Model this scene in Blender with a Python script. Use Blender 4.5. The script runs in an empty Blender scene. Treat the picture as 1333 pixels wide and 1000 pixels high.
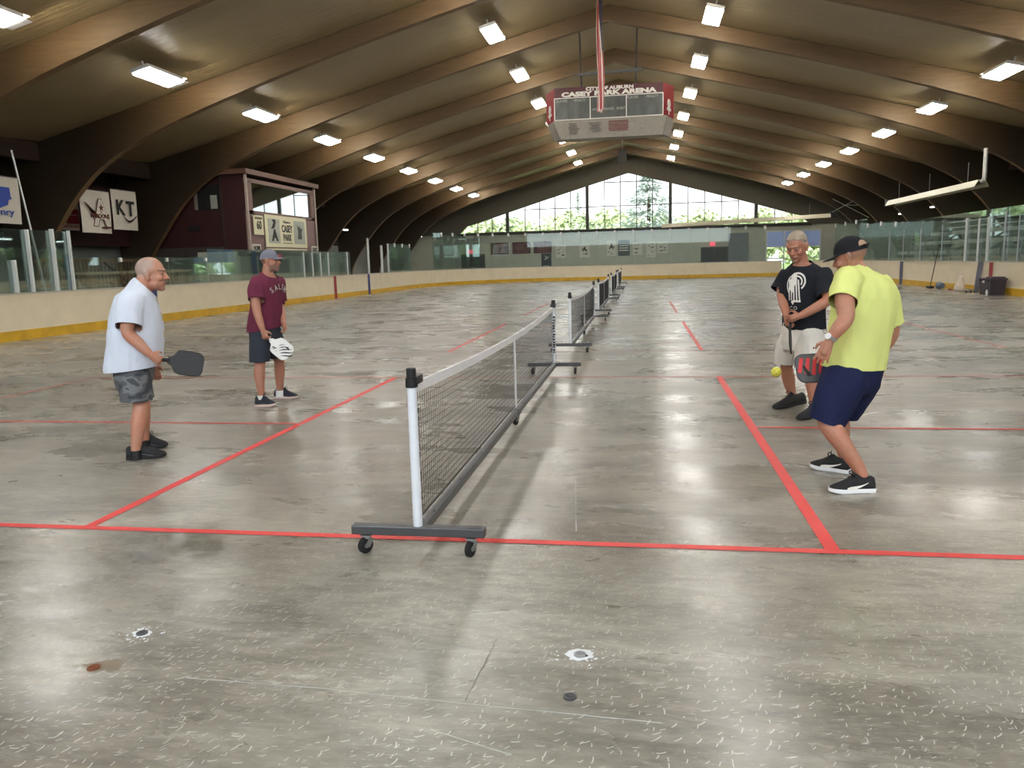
import bpy, bmesh, math, random
from mathutils import Vector, Matrix, noise
from mathutils.bvhtree import BVHTree
random.seed(7)
V = Vector
S = bpy.context.scene
C = S.collection
PI = math.pi

# ------------------------------------------------------------------ camera
CAM = V((1.1603, -4.0681, 1.5163))
YAW, PIT, ROL, FPX = 0.165071, -0.154324, -0.026344, 1023.69
cy, sy, cp, sp = math.cos(YAW), math.sin(YAW), math.cos(PIT), math.sin(PIT)
fw = V((-sy*cp, cy*cp, sp)); r0 = V((cy, sy, 0)); u0 = r0.cross(fw)
RT = r0*math.cos(ROL) + u0*math.sin(ROL); UP = -r0*math.sin(ROL) + u0*math.cos(ROL)
cd = bpy.data.cameras.new('camera'); cam = bpy.data.objects.new('camera', cd); C.objects.link(cam)
cd.sensor_width = 36; cd.sensor_fit = 'HORIZONTAL'; cd.lens = FPX/1333*36; cd.clip_end = 500
M = Matrix((RT, UP, -fw)).transposed().to_4x4(); M.translation = CAM
cam.matrix_world = M; S.camera = cam

def ray(px, py):
    return (RT*((px-666.5)/FPX) + UP*(-(py-500)/FPX) + fw)
def on(px, py, axis, val):
    d = ray(px, py); return CAM + d*((val-CAM[axis])/d[axis])

# ------------------------------------------------------------------ materials
MATS = {}
def srgb(r, g, b):
    f = lambda c: (c/255/12.92) if c/255 <= .04045 else ((c/255+.055)/1.055)**2.4
    return (f(r), f(g), f(b))
def N(nt, t, **kw):
    n = nt.nodes.new(t)
    for k, v in kw.items(): setattr(n, k, v)
    return n
def mat(name, col, rough=.55, metal=0., var=.12, scale=8., bump=.0, bscale=60., stretch=None, spec=.5, emit=None, attr=False, sss=0., coat=0.):
    if name in MATS: return MATS[name]
    m = bpy.data.materials.new(name); m.use_nodes = True; nt = m.node_tree; L = nt.links
    b = nt.nodes['Principled BSDF']
    b.inputs['Roughness'].default_value = rough; b.inputs['Metallic'].default_value = metal
    b.inputs['Specular IOR Level'].default_value = spec
    if coat: b.inputs['Coat Weight'].default_value = coat
    tc = N(nt, 'ShaderNodeTexCoord'); src = tc.outputs['Object']
    if stretch:
        mp = N(nt, 'ShaderNodeMapping'); mp.inputs['Scale'].default_value = stretch
        L.new(src, mp.inputs['Vector']); src = mp.outputs[0]
    nz = N(nt, 'ShaderNodeTexNoise'); nz.inputs['Scale'].default_value = scale; nz.inputs['Detail'].default_value = 5
    L.new(src, nz.inputs['Vector'])
    mr = N(nt, 'ShaderNodeMapRange'); mr.inputs['From Min'].default_value = .3; mr.inputs['From Max'].default_value = .7
    mr.inputs['To Min'].default_value = 1-var; mr.inputs['To Max'].default_value = 1+var
    L.new(nz.outputs['Fac'], mr.inputs['Value'])
    mx = N(nt, 'ShaderNodeVectorMath', operation='SCALE')
    if attr:
        at = N(nt, 'ShaderNodeAttribute'); at.attribute_name = 'Col'; L.new(at.outputs['Color'], mx.inputs[0])
    else: mx.inputs[0].default_value = col[:3]
    L.new(mr.outputs[0], mx.inputs['Scale']); L.new(mx.outputs[0], b.inputs['Base Color'])
    if bump:
        n2 = N(nt, 'ShaderNodeTexNoise'); n2.inputs['Scale'].default_value = bscale; n2.inputs['Detail'].default_value = 3
        L.new(src, n2.inputs['Vector'])
        bp = N(nt, 'ShaderNodeBump'); bp.inputs['Strength'].default_value = bump; bp.inputs['Distance'].default_value = .02
        L.new(n2.outputs['Fac'], bp.inputs['Height']); L.new(bp.outputs[0], b.inputs['Normal'])
    if sss:
        b.inputs['Subsurface Weight'].default_value = sss; b.inputs['Subsurface Radius'].default_value = (.01, .004, .002)
    if emit:
        b.inputs['Emission Color'].default_value = (*emit[0], 1); b.inputs['Emission Strength'].default_value = emit[1]
    MATS[name] = m; return m
def mat_glass(name, tint=(.9, .97, .95), refl=.5, rough=.02, haze=0.):
    m = bpy.data.materials.new(name); m.use_nodes = True; nt = m.node_tree; L = nt.links
    nt.nodes.remove(nt.nodes['Principled BSDF']); out = nt.nodes['Material Output']
    tr = N(nt, 'ShaderNodeBsdfTransparent'); tr.inputs['Color'].default_value = (*tint, 1)
    gl = N(nt, 'ShaderNodeBsdfGlossy'); gl.inputs['Roughness'].default_value = rough; gl.inputs['Color'].default_value = (.85, .95, .93, 1)
    fr = N(nt, 'ShaderNodeFresnel'); fr.inputs['IOR'].default_value = 1.5
    mu = N(nt, 'ShaderNodeMath', operation='MULTIPLY'); mu.inputs[1].default_value = refl; mu.use_clamp = True
    L.new(fr.outputs[0], mu.inputs[0])
    mix = N(nt, 'ShaderNodeMixShader'); L.new(mu.outputs[0], mix.inputs[0]); L.new(tr.outputs[0], mix.inputs[1]); L.new(gl.outputs[0], mix.inputs[2])
    res = mix.outputs[0]
    if haze:
        df = N(nt, 'ShaderNodeBsdfDiffuse'); df.inputs['Color'].default_value = (.62, .68, .66, 1)
        tc = N(nt, 'ShaderNodeTexCoord'); mp = N(nt, 'ShaderNodeMapping'); mp.inputs['Scale'].default_value = (.5, .5, 1.2)
        nz = N(nt, 'ShaderNodeTexNoise'); nz.inputs['Scale'].default_value = 1.6; nz.inputs['Detail'].default_value = 6
        L.new(tc.outputs['Object'], mp.inputs[0]); L.new(mp.outputs[0], nz.inputs['Vector'])
        mr = N(nt, 'ShaderNodeMapRange'); mr.inputs['From Min'].default_value = .35; mr.inputs['From Max'].default_value = .75
        mr.inputs['To Min'].default_value = haze*.4; mr.inputs['To Max'].default_value = haze*1.6
        L.new(nz.outputs['Fac'], mr.inputs['Value'])
        m2 = N(nt, 'ShaderNodeMixShader'); L.new(mr.outputs[0], m2.inputs[0]); L.new(res, m2.inputs[1]); L.new(df.outputs[0], m2.inputs[2]); res = m2.outputs[0]
    L.new(res, out.inputs['Surface']); MATS[name] = m; return m

white = mat('white_enamel', srgb(228, 228, 226), .45, var=.05)
black = mat('black_plastic', srgb(22, 22, 24), .5, var=.2)
rubber = mat('black_rubber', srgb(20, 20, 21), .75, var=.2)
steel = mat('zinc_steel', srgb(165, 166, 168), .35, .8, var=.1)
gunmetal = mat('grey_powder_coat', srgb(82, 82, 84), .4, .3, var=.08)
alu = mat('aluminium', srgb(208, 213, 210), .4, .15, var=.06)
cream = mat('cream_board_plastic', srgb(226, 213, 186), .45, var=.05, scale=2, bump=.04, bscale=3)
yellow = mat('yellow_kickplate', srgb(208, 164, 36), .5, var=.15, scale=3)
ledge = mat('board_cap_grey', srgb(190, 184, 172), .5)
tape_red = mat('red_tape', srgb(214, 66, 64), .55, var=.06)
tape_worn = mat('worn_red_paint', srgb(176, 84, 72), .5, var=.3, scale=5)
tape_faint = mat('faded_red_paint', srgb(158, 116, 102), .45, var=.25, scale=4)
maroon = mat('maroon_paint', srgb(72, 19, 26), .5, var=.1)
red = mat('red_paint', srgb(150, 33, 38), .5)
darkred = mat('dark_red_panel', srgb(50, 15, 17), .6, var=.15, scale=3)
greywall = mat('grey_block_wall', srgb(150, 154, 146), .7, var=.07, scale=1.5, bump=.1, bscale=8)
darkwood = mat('dark_stained_wood', srgb(50, 34, 26), .65, var=.3, scale=2, stretch=(1, .3, 4))
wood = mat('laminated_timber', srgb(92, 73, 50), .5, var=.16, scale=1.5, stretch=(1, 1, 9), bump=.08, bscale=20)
benchwood = mat('bench_wood', srgb(134, 92, 52), .6, var=.25, scale=3)
frame_dark = mat('dark_window_frame', srgb(72, 70, 64), .5)
cream_sign = mat('sign_cream', srgb(214, 208, 176), .5, var=.04)
sign_grey = mat('sign_grey', srgb(164, 168, 156), .55, var=.1)
banner_white = mat('banner_white', srgb(206, 200, 188), .6, var=.04, bump=.05, bscale=4)
ink = mat('black_ink', srgb(26, 24, 24), .6)
ink_blue = mat('blue_ink', srgb(40, 70, 160), .6)
ink_brown = mat('brown_ink', srgb(92, 44, 36), .6, var=.3, scale=14)
blue_paint = mat('dark_blue_paint', srgb(44, 56, 116), .5)
slate = mat('slate_grey_panel', srgb(112, 120, 128), .5)
lettering = mat('white_lettering', srgb(226, 222, 214), .6, var=.03)
def timber():  # shade on arch legs and bounce light on soffits put into wood colour
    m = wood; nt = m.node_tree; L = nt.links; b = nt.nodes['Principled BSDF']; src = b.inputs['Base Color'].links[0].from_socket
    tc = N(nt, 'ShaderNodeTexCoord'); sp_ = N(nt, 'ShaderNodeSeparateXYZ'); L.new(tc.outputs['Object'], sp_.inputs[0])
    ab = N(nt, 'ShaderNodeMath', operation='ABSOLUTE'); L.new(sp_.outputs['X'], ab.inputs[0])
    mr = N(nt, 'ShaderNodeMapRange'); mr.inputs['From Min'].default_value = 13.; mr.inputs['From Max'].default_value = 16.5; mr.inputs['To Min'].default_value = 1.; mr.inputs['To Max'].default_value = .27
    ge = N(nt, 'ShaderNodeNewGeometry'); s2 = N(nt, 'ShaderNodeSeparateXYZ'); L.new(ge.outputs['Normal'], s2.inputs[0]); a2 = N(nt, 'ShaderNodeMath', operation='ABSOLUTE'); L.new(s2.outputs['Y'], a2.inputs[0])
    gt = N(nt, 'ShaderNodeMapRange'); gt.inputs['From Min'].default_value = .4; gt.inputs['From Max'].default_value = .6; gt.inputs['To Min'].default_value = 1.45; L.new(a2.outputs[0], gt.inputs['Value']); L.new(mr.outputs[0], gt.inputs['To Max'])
    shade_fac = gt.outputs[0]
    L.new(ab.outputs[0], mr.inputs['Value']); sc = N(nt, 'ShaderNodeVectorMath', operation='SCALE'); L.new(src, sc.inputs[0]); L.new(shade_fac, sc.inputs['Scale']); L.new(sc.outputs[0], b.inputs['Base Color'])
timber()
pane_glass = mat_glass('rink_glass', (.93, .97, .955), .7, .02, .02)
win_glass = mat_glass('window_glass', (.97, .98, .97), .5)
diffuser_m = mat('lamp_diffuser', (1, 1, 1), .5, emit=((1, .97, .92), 45.))
glow_strip_m = mat('added_end_glow', (1, 1, 1), .5, emit=((1, .86, .6), 640.))  # added emitter that brightens the arch face beyond each ceiling light
exit_m = mat('exit_red', (1, .1, .15), .5, emit=((1, .08, .14), 1.3))
tube_m = mat('work_lamp', (1, 1, 1), .5, emit=((1, 1, 1), 6.))

def floor_mat():
    m = bpy.data.materials.new('polished_concrete'); m.use_nodes = True; nt = m.node_tree; L = nt.links
    b = nt.nodes['Principled BSDF']; tc = N(nt, 'ShaderNodeTexCoord'); P = tc.outputs['Object']
    def noise_(scale, det, st=(1, 1, 1), dist=0.):
        mp = N(nt, 'ShaderNodeMapping'); mp.inputs['Scale'].default_value = st; L.new(P, mp.inputs[0])
        n = N(nt, 'ShaderNodeTexNoise'); n.inputs['Scale'].default_value = scale; n.inputs['Detail'].default_value = det
        n.inputs['Roughness'].default_value = .62; n.inputs['Distortion'].default_value = dist
        L.new(mp.outputs[0], n.inputs['Vector']); return n.outputs['Fac']
    def rng(x, a, b_, c, d):
        r = N(nt, 'ShaderNodeMapRange'); L.new(x, r.inputs['Value'])
        for k, v in zip(('From Min', 'From Max', 'To Min', 'To Max'), (a, b_, c, d)): r.inputs[k].default_value = v
        return r.outputs[0]
    def math_(op, a, b_):
        n = N(nt, 'ShaderNodeMath', operation=op)
        for i, x in enumerate((a, b_)):
            if isinstance(x, (int, float)): n.inputs[i].default_value = x
            else: L.new(x, n.inputs[i])
        return n.outputs[0]
    def mix(f, a, b_):
        n = N(nt, 'ShaderNodeMix', data_type='RGBA')
        L.new(f, n.inputs['Factor'])
        for k, x in (('A', a), ('B', b_)):
            s = [i for i in n.inputs if i.name == k and i.type == 'RGBA'][0]
            if isinstance(x, tuple): s.default_value = (*x, 1)
            else: L.new(x, s)
        return [o for o in n.outputs if o.type == 'RGBA'][0]
    def scale_(c, f):
        n = N(nt, 'ShaderNodeVectorMath', operation='SCALE'); L.new(c, n.inputs[0]); L.new(f, n.inputs['Scale']); return n.outputs[0]
    big = noise_(.5, 8, (1, 1, 1), .3); med = noise_(2.0, 9, (.55, 1.1, 1), .25); fine = noise_(17, 8, (.5, 1.25, 1), .2)
    col = mix(rng(big, .34, .66, 0, 1), srgb(112, 106, 97), srgb(152, 146, 134))
    col = scale_(col, rng(med, .3, .7, .66, 1.26)); col = scale_(col, rng(fine, .28, .72, .72, 1.24))
    warm = mix(rng(noise_(.28, 4, (1, 1, 1), .2), .35, .65, 0, 1), (1.0, .975, .92), (.95, .985, 1.0))
    mw = N(nt, 'ShaderNodeVectorMath', operation='MULTIPLY'); L.new(col, mw.inputs[0]); L.new(warm, mw.inputs[1]); col = mw.outputs[0]
    col = mix(rng(noise_(3.1, 10, (.35, 1.5, 1), .9), .50, .80, 0, .6), col, srgb(190, 186, 176))
    scuff = math_('MULTIPLY', rng(noise_(70, 3, (.35, 1.6, 1), .5), .58, .72, 0, .55), rng(med, .4, .6, .3, 1))
    col = mix(scuff, col, srgb(208, 206, 200))
    sep = N(nt, 'ShaderNodeSeparateXYZ'); L.new(P, sep.inputs[0])
    near = rng(math_('ADD', sep.outputs['Y'], math_('MULTIPLY', big, 2.2)), -.6, 2.3, 1, 0)
    # short light scratches left by skate blades and scrapers
    for sc, ln, wd, amt in ((13., .019, .0014, .6), (21., .012, .0012, .55)):
        v = N(nt, 'ShaderNodeTexVoronoi'); v.inputs['Scale'].default_value = sc; L.new(P, v.inputs['Vector'])
        sub = N(nt, 'ShaderNodeVectorMath', operation='SUBTRACT'); L.new(P, sub.inputs[0]); L.new(v.outputs['Position'], sub.inputs[1])
        cs = N(nt, 'ShaderNodeSeparateColor'); L.new(v.outputs['Color'], cs.inputs[0])
        rot = N(nt, 'ShaderNodeVectorRotate', rotation_type='Z_AXIS'); L.new(sub.outputs[0], rot.inputs['Vector'])
        L.new(rng(cs.outputs[0], 0, 1, -.2, 1.5), rot.inputs['Angle'])
        s2 = N(nt, 'ShaderNodeSeparateXYZ'); L.new(rot.outputs[0], s2.inputs[0])
        bend = math_('MULTIPLY', math_('MULTIPLY', s2.outputs['Y'], s2.outputs['Y']), 9.)
        ax = math_('ABSOLUTE', math_('ADD', s2.outputs['X'], bend), 0); ay = math_('ABSOLUTE', s2.outputs['Y'], 0)
        mk = math_('MULTIPLY', rng(ax, wd, wd*1.8, 1, 0), rng(ay, ln*.7, ln, 1, 0))
        mk = math_('MULTIPLY', mk, rng(cs.outputs[1], .45, .5, 0, 1))
        mk = math_('MULTIPLY', math_('MULTIPLY', mk, near), amt)
        col = mix(mk, col, srgb(232, 230, 222))
    L.new(col, b.inputs['Base Color'])
    ro = rng(noise_(1.1, 7, (.5, 1, 1), .3), .35, .65, .19, .40)
    L.new(ro, b.inputs['Roughness'])
    bp = N(nt, 'ShaderNodeBump'); bp.inputs['Strength'].default_value = .05; bp.inputs['Distance'].default_value = .012
    L.new(math_('ADD', noise_(5, 5, (.4, 1, 1), .4), math_('MULTIPLY', fine, .35)), bp.inputs['Height']); L.new(bp.outputs[0], b.inputs['Normal'])
    b.inputs['Specular IOR Level'].default_value = .5
    return m
def ceiling_mat():
    m = bpy.data.materials.new('vinyl_ceiling_liner'); m.use_nodes = True; nt = m.node_tree; L = nt.links
    b = nt.nodes['Principled BSDF']; tc = N(nt, 'ShaderNodeTexCoord')
    n = N(nt, 'ShaderNodeTexNoise'); n.inputs['Scale'].default_value = .6; n.inputs['Detail'].default_value = 5; L.new(tc.outputs['Object'], n.inputs['Vector'])
    r = N(nt, 'ShaderNodeValToRGB'); r.color_ramp.elements[0].color = (*srgb(134, 120, 92), 1); r.color_ramp.elements[1].color = (*srgb(162, 148, 118), 1)
    L.new(n.outputs['Fac'], r.inputs[0]); L.new(r.outputs[0], b.inputs['Base Color'])
    b.inputs['Roughness'].default_value = .36
    mp = N(nt, 'ShaderNodeMapping'); mp.inputs['Scale'].default_value = (.25, 3.2, 1); L.new(tc.outputs['Object'], mp.inputs[0])
    n2 = N(nt, 'ShaderNodeTexNoise'); n2.inputs['Scale'].default_value = 2.2; n2.inputs['Detail'].default_value = 4; L.new(mp.outputs[0], n2.inputs['Vector'])
    w = N(nt, 'ShaderNodeTexWave'); w.bands_direction = 'X'; w.inputs['Scale'].default_value = 6; L.new(tc.outputs['Object'], w.inputs['Vector'])
    ad = N(nt, 'ShaderNodeMath', operation='MULTIPLY_ADD'); ad.inputs[1].default_value = .04; L.new(w.outputs['Fac'], ad.inputs[0]); L.new(n2.outputs['Fac'], ad.inputs[2])
    bp = N(nt, 'ShaderNodeBump'); bp.inputs['Strength'].default_value = .35; bp.inputs['Distance'].default_value = .06
    L.new(ad.outputs[0], bp.inputs['Height']); L.new(bp.outputs[0], b.inputs['Normal'])
    return m

# ------------------------------------------------------------------ mesh helpers
class B:
    def __init__(s): s.bm = bmesh.new(); s.mi = 0
    def face(s, vs):
        try: f = s.bm.faces.new(vs); f.material_index = s.mi; return f
        except ValueError: return None
    def box(s, c, size, rot=None, bev=0.):
        bm = bmesh.new(); bmesh.ops.create_cube(bm, size=1)
        for v in bm.verts: v.co = V((v.co.x*size[0], v.co.y*size[1], v.co.z*size[2]))
        if bev: bmesh.ops.bevel(bm, geom=bm.edges[:], offset=bev, segments=2, affect='EDGES', profile=.5)
        Rm = rot if rot else Matrix.Identity(3)
        mp = {v: s.bm.verts.new(Rm @ v.co + V(c)) for v in bm.verts}
        for f in bm.faces: s.face([mp[v] for v in f.verts])
        bm.free(); return s
    def bar(s, a, b, w, h=None, up=V((0, 0, 1)), bev=0.):
        a, b = V(a), V(b); d = b-a; x = d.normalized()
        if abs(x.dot(up)) > .98: up = V((0, 1, 0))
        y = up.cross(x).normalized(); z = x.cross(y)
        return s.box((a+b)/2, (d.length, w, h or w), Matrix((x, y, z)).transposed(), bev)
    def rings(s, rs, cap=True):
        vr = [[s.bm.verts.new(p) for p in r] for r in rs]; n = len(vr[0])
        for a, b in zip(vr, vr[1:]):
            for i in range(n): s.face([a[i], a[(i+1) % n], b[(i+1) % n], b[i]])
        if cap: s.face(vr[0][::-1]); s.face(vr[-1])
        return s
    def tube(s, pts, rad, n=12, cap=True, sub=0, dome=False):
        pts = [V(p) for p in pts]
        rad = list(rad) if hasattr(rad, '__len__') else [rad]*len(pts)
        if sub and len(pts) > 2:
            np_, nr = [], []
            for i in range(len(pts)-1):
                p0, p1, p2, p3 = pts[max(i-1, 0)], pts[i], pts[i+1], pts[min(i+2, len(pts)-1)]
                q0, q1, q2, q3 = rad[max(i-1, 0)], rad[i], rad[i+1], rad[min(i+2, len(pts)-1)]
                for k in range(sub):
                    t = k/sub; f = lambda a, b, c, d: .5*((2*b)+(c-a)*t+(2*a-5*b+4*c-d)*t*t+(3*b-a-3*c+d)*t**3)
                    np_.append(f(p0, p1, p2, p3)); nr.append(f(q0, q1, q2, q3))
            pts = np_+[pts[-1]]; rad = nr+[rad[-1]]
        if dome:
            d0 = (pts[0]-pts[1]).normalized(); d1 = (pts[-1]-pts[-2]).normalized(); a, b = rad[0], rad[-1]
            P0, P1 = pts[0], pts[-1]
            pre = [(P0+d0*a*math.sin(t), max(a*math.cos(t), a*.06)) for t in (1.5, 1.05, .55)]
            post = [(P1+d1*b*math.sin(t), max(b*math.cos(t), b*.06)) for t in (.55, 1.05, 1.5)]
            pts = [p for p, _ in pre]+pts+[p for p, _ in post]; rad = [q for _, q in pre]+rad+[q for _, q in post]
        rs = []; nrm = None
        for i, p in enumerate(pts):
            t = (pts[min(i+1, len(pts)-1)]-pts[max(i-1, 0)]).normalized()
            if nrm is None:
                nrm = t.orthogonal().normalized()
            nrm = (nrm-t*nrm.dot(t)).normalized(); bn = t.cross(nrm)
            rs.append([p+(nrm*math.cos(2*PI*k/n)+bn*math.sin(2*PI*k/n))*rad[i] for k in range(n)])
        return s.rings(rs, cap)
    def ell(s, c, r, axes=None, n=16, m=10):
        X, Y, Z = axes if axes else (V((1, 0, 0)), V((0, 1, 0)), V((0, 0, 1)))
        c = V(c); rs = []
        for j in range(m+1):
            ph = -PI/2+PI*(j+.0)/m; ph = max(min(ph, PI/2-.08), -PI/2+.08)
            rs.append([c+X*r[0]*math.cos(ph)*math.cos(2*PI*k/n)+Y*r[1]*math.cos(ph)*math.sin(2*PI*k/n)+Z*r[2]*math.sin(ph) for k in range(n)])
        return s.rings(rs)
    def lathe(s, c, prof, axis=V((0, 0, 1)), n=20):
        z = V(axis).normalized(); x = z.orthogonal().normalized(); y = z.cross(x); c = V(c)
        return s.rings([[c+z*h+(x*math.cos(2*PI*k/n)+y*math.sin(2*PI*k/n))*max(r, .0004) for k in range(n)] for r, h in prof])
    def prism(s, poly, o, x, y, h):
        x, y, o = V(x).normalized(), V(y).normalized(), V(o); z = x.cross(y)
        a = [s.bm.verts.new(o+x*p[0]+y*p[1]-z*h/2) for p in poly]; b = [s.bm.verts.new(o+x*p[0]+y*p[1]+z*h/2) for p in poly]
        n = len(poly); s.face(a[::-1]); s.face(b)
        for i in range(n): s.face([a[i], a[(i+1) % n], b[(i+1) % n], b[i]])
        return s
    def quad(s, *ps): s.face([s.bm.verts.new(V(p)) for p in ps]); return s
    def add_mesh(s, me):
        vs = [s.bm.verts.new(v.co) for v in me.vertices]
        for p in me.polygons: s.face([vs[i] for i in p.vertices])
        return s
    def done(s, name, m, parent=None, smooth=False, loc=None):
        bmesh.ops.recalc_face_normals(s.bm, faces=s.bm.faces[:])
        me = bpy.data.meshes.new(name); s.bm.to_mesh(me); s.bm.free()
        return link(name, me, m, parent, smooth, loc)
def link(name, me, m, parent=None, smooth=False, loc=None):
    ms = m if isinstance(m, (list, tuple)) else [m]
    me.materials.clear()
    for k in ms: me.materials.append(k)
    if smooth: me.polygons.foreach_set('use_smooth', [True]*len(me.polygons))
    if smooth == 'auto': me.set_sharp_from_angle(angle=math.radians(40))
    o = bpy.data.objects.new(name, me); C.objects.link(o)
    if parent: o.parent = parent
    if loc is not None: o.location = loc
    return o
def center(o):
    """move a top level mesh's origin to the middle of its base"""
    me = o.data; xs = [v.co for v in me.vertices]
    c = V(((min(v.x for v in xs)+max(v.x for v in xs))/2, (min(v.y for v in xs)+max(v.y for v in xs))/2, min(v.z for v in xs)))
    me.transform(Matrix.Translation(-c)); o.location = o.location+c; return o
def tag(o, label, cat, group=None, kind=None):
    o['label'] = label; o['category'] = cat
    if group: o['group'] = group
    if kind: o['kind'] = kind
    return o
def struct(o): o['kind'] = 'structure'; return o
def thing(name, label, cat, loc=(0, 0, 0), group=None):
    o = bpy.data.objects.new(name, None); C.objects.link(o); o.location = loc; o.empty_display_size = .1
    return tag(o, label, cat, group)
def copy_tree(o, parent=None):
    c = o.copy(); C.objects.link(c)
    if parent: c.parent = parent
    for ch in list(o.children): copy_tree(ch, c)
    return c
def bake(b, voxel, smooth=4, fac=.5):
    me = bpy.data.meshes.new('tmp'); bmesh.ops.recalc_face_normals(b.bm, faces=b.bm.faces[:]); b.bm.to_mesh(me); b.bm.free()
    o = bpy.data.objects.new('tmp', me); C.objects.link(o)
    md = o.modifiers.new('r', 'REMESH'); md.mode = 'VOXEL'; md.voxel_size = voxel
    if smooth:
        sm = o.modifiers.new('s', 'SMOOTH'); sm.factor = fac; sm.iterations = smooth
    dg = bpy.context.evaluated_depsgraph_get(); dg.update()
    out = bpy.data.meshes.new_from_object(o.evaluated_get(dg), depsgraph=dg)
    bpy.data.objects.remove(o); bpy.data.meshes.remove(me); return out
ORD = ['first', 'second', 'third', 'fourth', 'fifth', 'sixth', 'seventh', 'eighth', 'ninth', 'tenth', 'eleventh', 'twelfth', 'thirteenth', 'fourteenth', 'fifteenth', 'sixteenth', 'seventeenth', 'eighteenth', 'nineteenth', 'twentieth', 'twenty-first', 'twenty-second', 'twenty-third', 'twenty-fourth', 'twenty-fifth', 'twenty-sixth', 'twenty-seventh', 'twenty-eighth', 'twenty-ninth', 'thirtieth']
def text_mesh(body, w=None, h=None, bold=0., extrude=.002):
    cu = bpy.data.curves.new('t', 'FONT'); cu.body = body; cu.align_x = 'CENTER'; cu.align_y = 'CENTER'; cu.extrude = .01; cu.offset = bold; cu.resolution_u = 3
    o = bpy.data.objects.new('t', cu); C.objects.link(o); dg = bpy.context.evaluated_depsgraph_get(); dg.update()
    me = bpy.data.meshes.new_from_object(o.evaluated_get(dg), depsgraph=dg); bpy.data.objects.remove(o); bpy.data.curves.remove(cu)
    xs = [v.co.x for v in me.vertices]; ys = [v.co.y for v in me.vertices]
    x0, x1, y0, y1 = min(xs), max(xs), min(ys), max(ys)
    sx = w/(x1-x0) if w else h/(y1-y0); sY = h/(y1-y0) if h else sx
    for v in me.vertices: v.co = V(((v.co.x-(x0+x1)/2)*sx, (v.co.y-(y0+y1)/2)*sY, v.co.z*extrude/.01))
    return me
def text(body, o, x, y, w, h, m, parent, name='lettering', bold=0., extrude=.004):
    me = text_mesh(body, w, h, bold, extrude); x, y = V(x).normalized(), V(y).normalized(); z = x.cross(y)
    me.transform(Matrix((x, y, z)).transposed().to_4x4()); me.transform(Matrix.Translation(V(o)))
    return link(name, me, m, parent)

# ------------------------------------------------------------------ the hall
BY = lambda m: -4.07+6.1*m
NEAR, FAR = -10.2, 69.13
struct(B().box((0, (NEAR+FAR)/2, -.1), (43, FAR-NEAR, .2)).done('floor', floor_mat()))
RZ = lambda x: 10.62-.2535*abs(x)
def grid(fn, nu, nv):
    b = B(); vs = [[b.bm.verts.new(fn(i/nu, j/nv)) for j in range(nv+1)] for i in range(nu+1)]
    for i in range(nu):
        for j in range(nv): b.face([vs[i][j], vs[i+1][j], vs[i+1][j+1], vs[i][j+1]])
    return b
def ceil_pt(u, v):
    x = -18.7+37.4*u; y = NEAR+(FAR-NEAR)*v
    ph = ((y+4.07)/6.1) % 1.0
    sag = .07*math.sin(PI*ph)+.05*noise.noise(V((x*.35, y*1.1, 3)))*math.sin(PI*ph)
    return V((x, y, RZ(x)+.02-sag))
ce = grid(ceil_pt, 44, 260).done('ceiling', ceiling_mat(), smooth='auto'); struct(ce)
roofm = mat('roof_deck', srgb(60, 52, 44), .8)
b = B()
for s in (-1, 1):
    b.quad((0, NEAR-.2, 10.95), (0, FAR+.4, 10.95), (s*22, FAR+.4, 10.95-.2535*22), (s*22, NEAR-.2, 10.95-.2535*22))
struct(b.done('roof', roofm)); bpy.data.objects['roof'].name = 'trim_1'
INTR = [(19.55, 0), (19.45, 1.2), (19.0, 2.1), (18.45, 2.85), (17.45, 4.1), (16.2, 5.12), (14.3, 6.02), (11.9, 6.86), (8.0, 8.03), (4.07, 9.06), (0, 10.05)]
def crom(ps, sub=4):
    out = []
    for i in range(len(ps)-1):
        p0, p1, p2, p3 = [V((*q, 0)) for q in (ps[max(i-1, 0)], ps[i], ps[i+1], ps[min(i+2, len(ps)-1)])]
        for k in range(sub):
            t = k/sub; out.append(.5*((2*p1)+(p2-p0)*t+(2*p0-5*p1+4*p2-p3)*t*t+(3*p1-p0-3*p2+p3)*t**3))
    out.append(V((*ps[-1], 0))); return [(p.x, p.y) for p in out]
def arch_profile():
    I = crom(INTR); L = [(-x, z) for x, z in I]; Rr = [(x, z) for x, z in I[::-1]][1:]
    inner = L+Rr
    outer = [(20.35, 0), (20.45, RZ(20.45)), (0, RZ(0)), (-20.45, RZ(20.45)), (-20.35, 0)]
    return I
def make_arch():
    b = B(); I = arch_profile()
    def outer(x, z):
        # matching outer point for an inner point: leg face then roof line
        if z < 5.2: return (20.4, z)
        return (x, RZ(x)-.01)
    for s in (-1, 1):
        rs = []
        for i, (x, z) in enumerate(I):
            if z < 5.0: o = (20.4, min(z*1.04, 5.38))
            else:
                t = min(1, (z-5.0)/1.1); ox = 20.4*(1-t)+x*t
                o = (ox, RZ(ox)-.01)
            w = .125
            rs.append([V((s*x, -w, z)), V((s*x, w, z)), V((s*o[0], w, o[1])), V((s*o[0], -w, o[1]))])
        b.rings(rs)
    return b
arch0 = None
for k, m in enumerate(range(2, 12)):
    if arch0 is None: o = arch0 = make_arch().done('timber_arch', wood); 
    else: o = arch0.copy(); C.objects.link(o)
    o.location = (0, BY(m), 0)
    tag(o, f'brown laminated timber arch spanning the hall, {ORD[k]} from the camera', 'beam', 'laminated timber roof arches')

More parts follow.
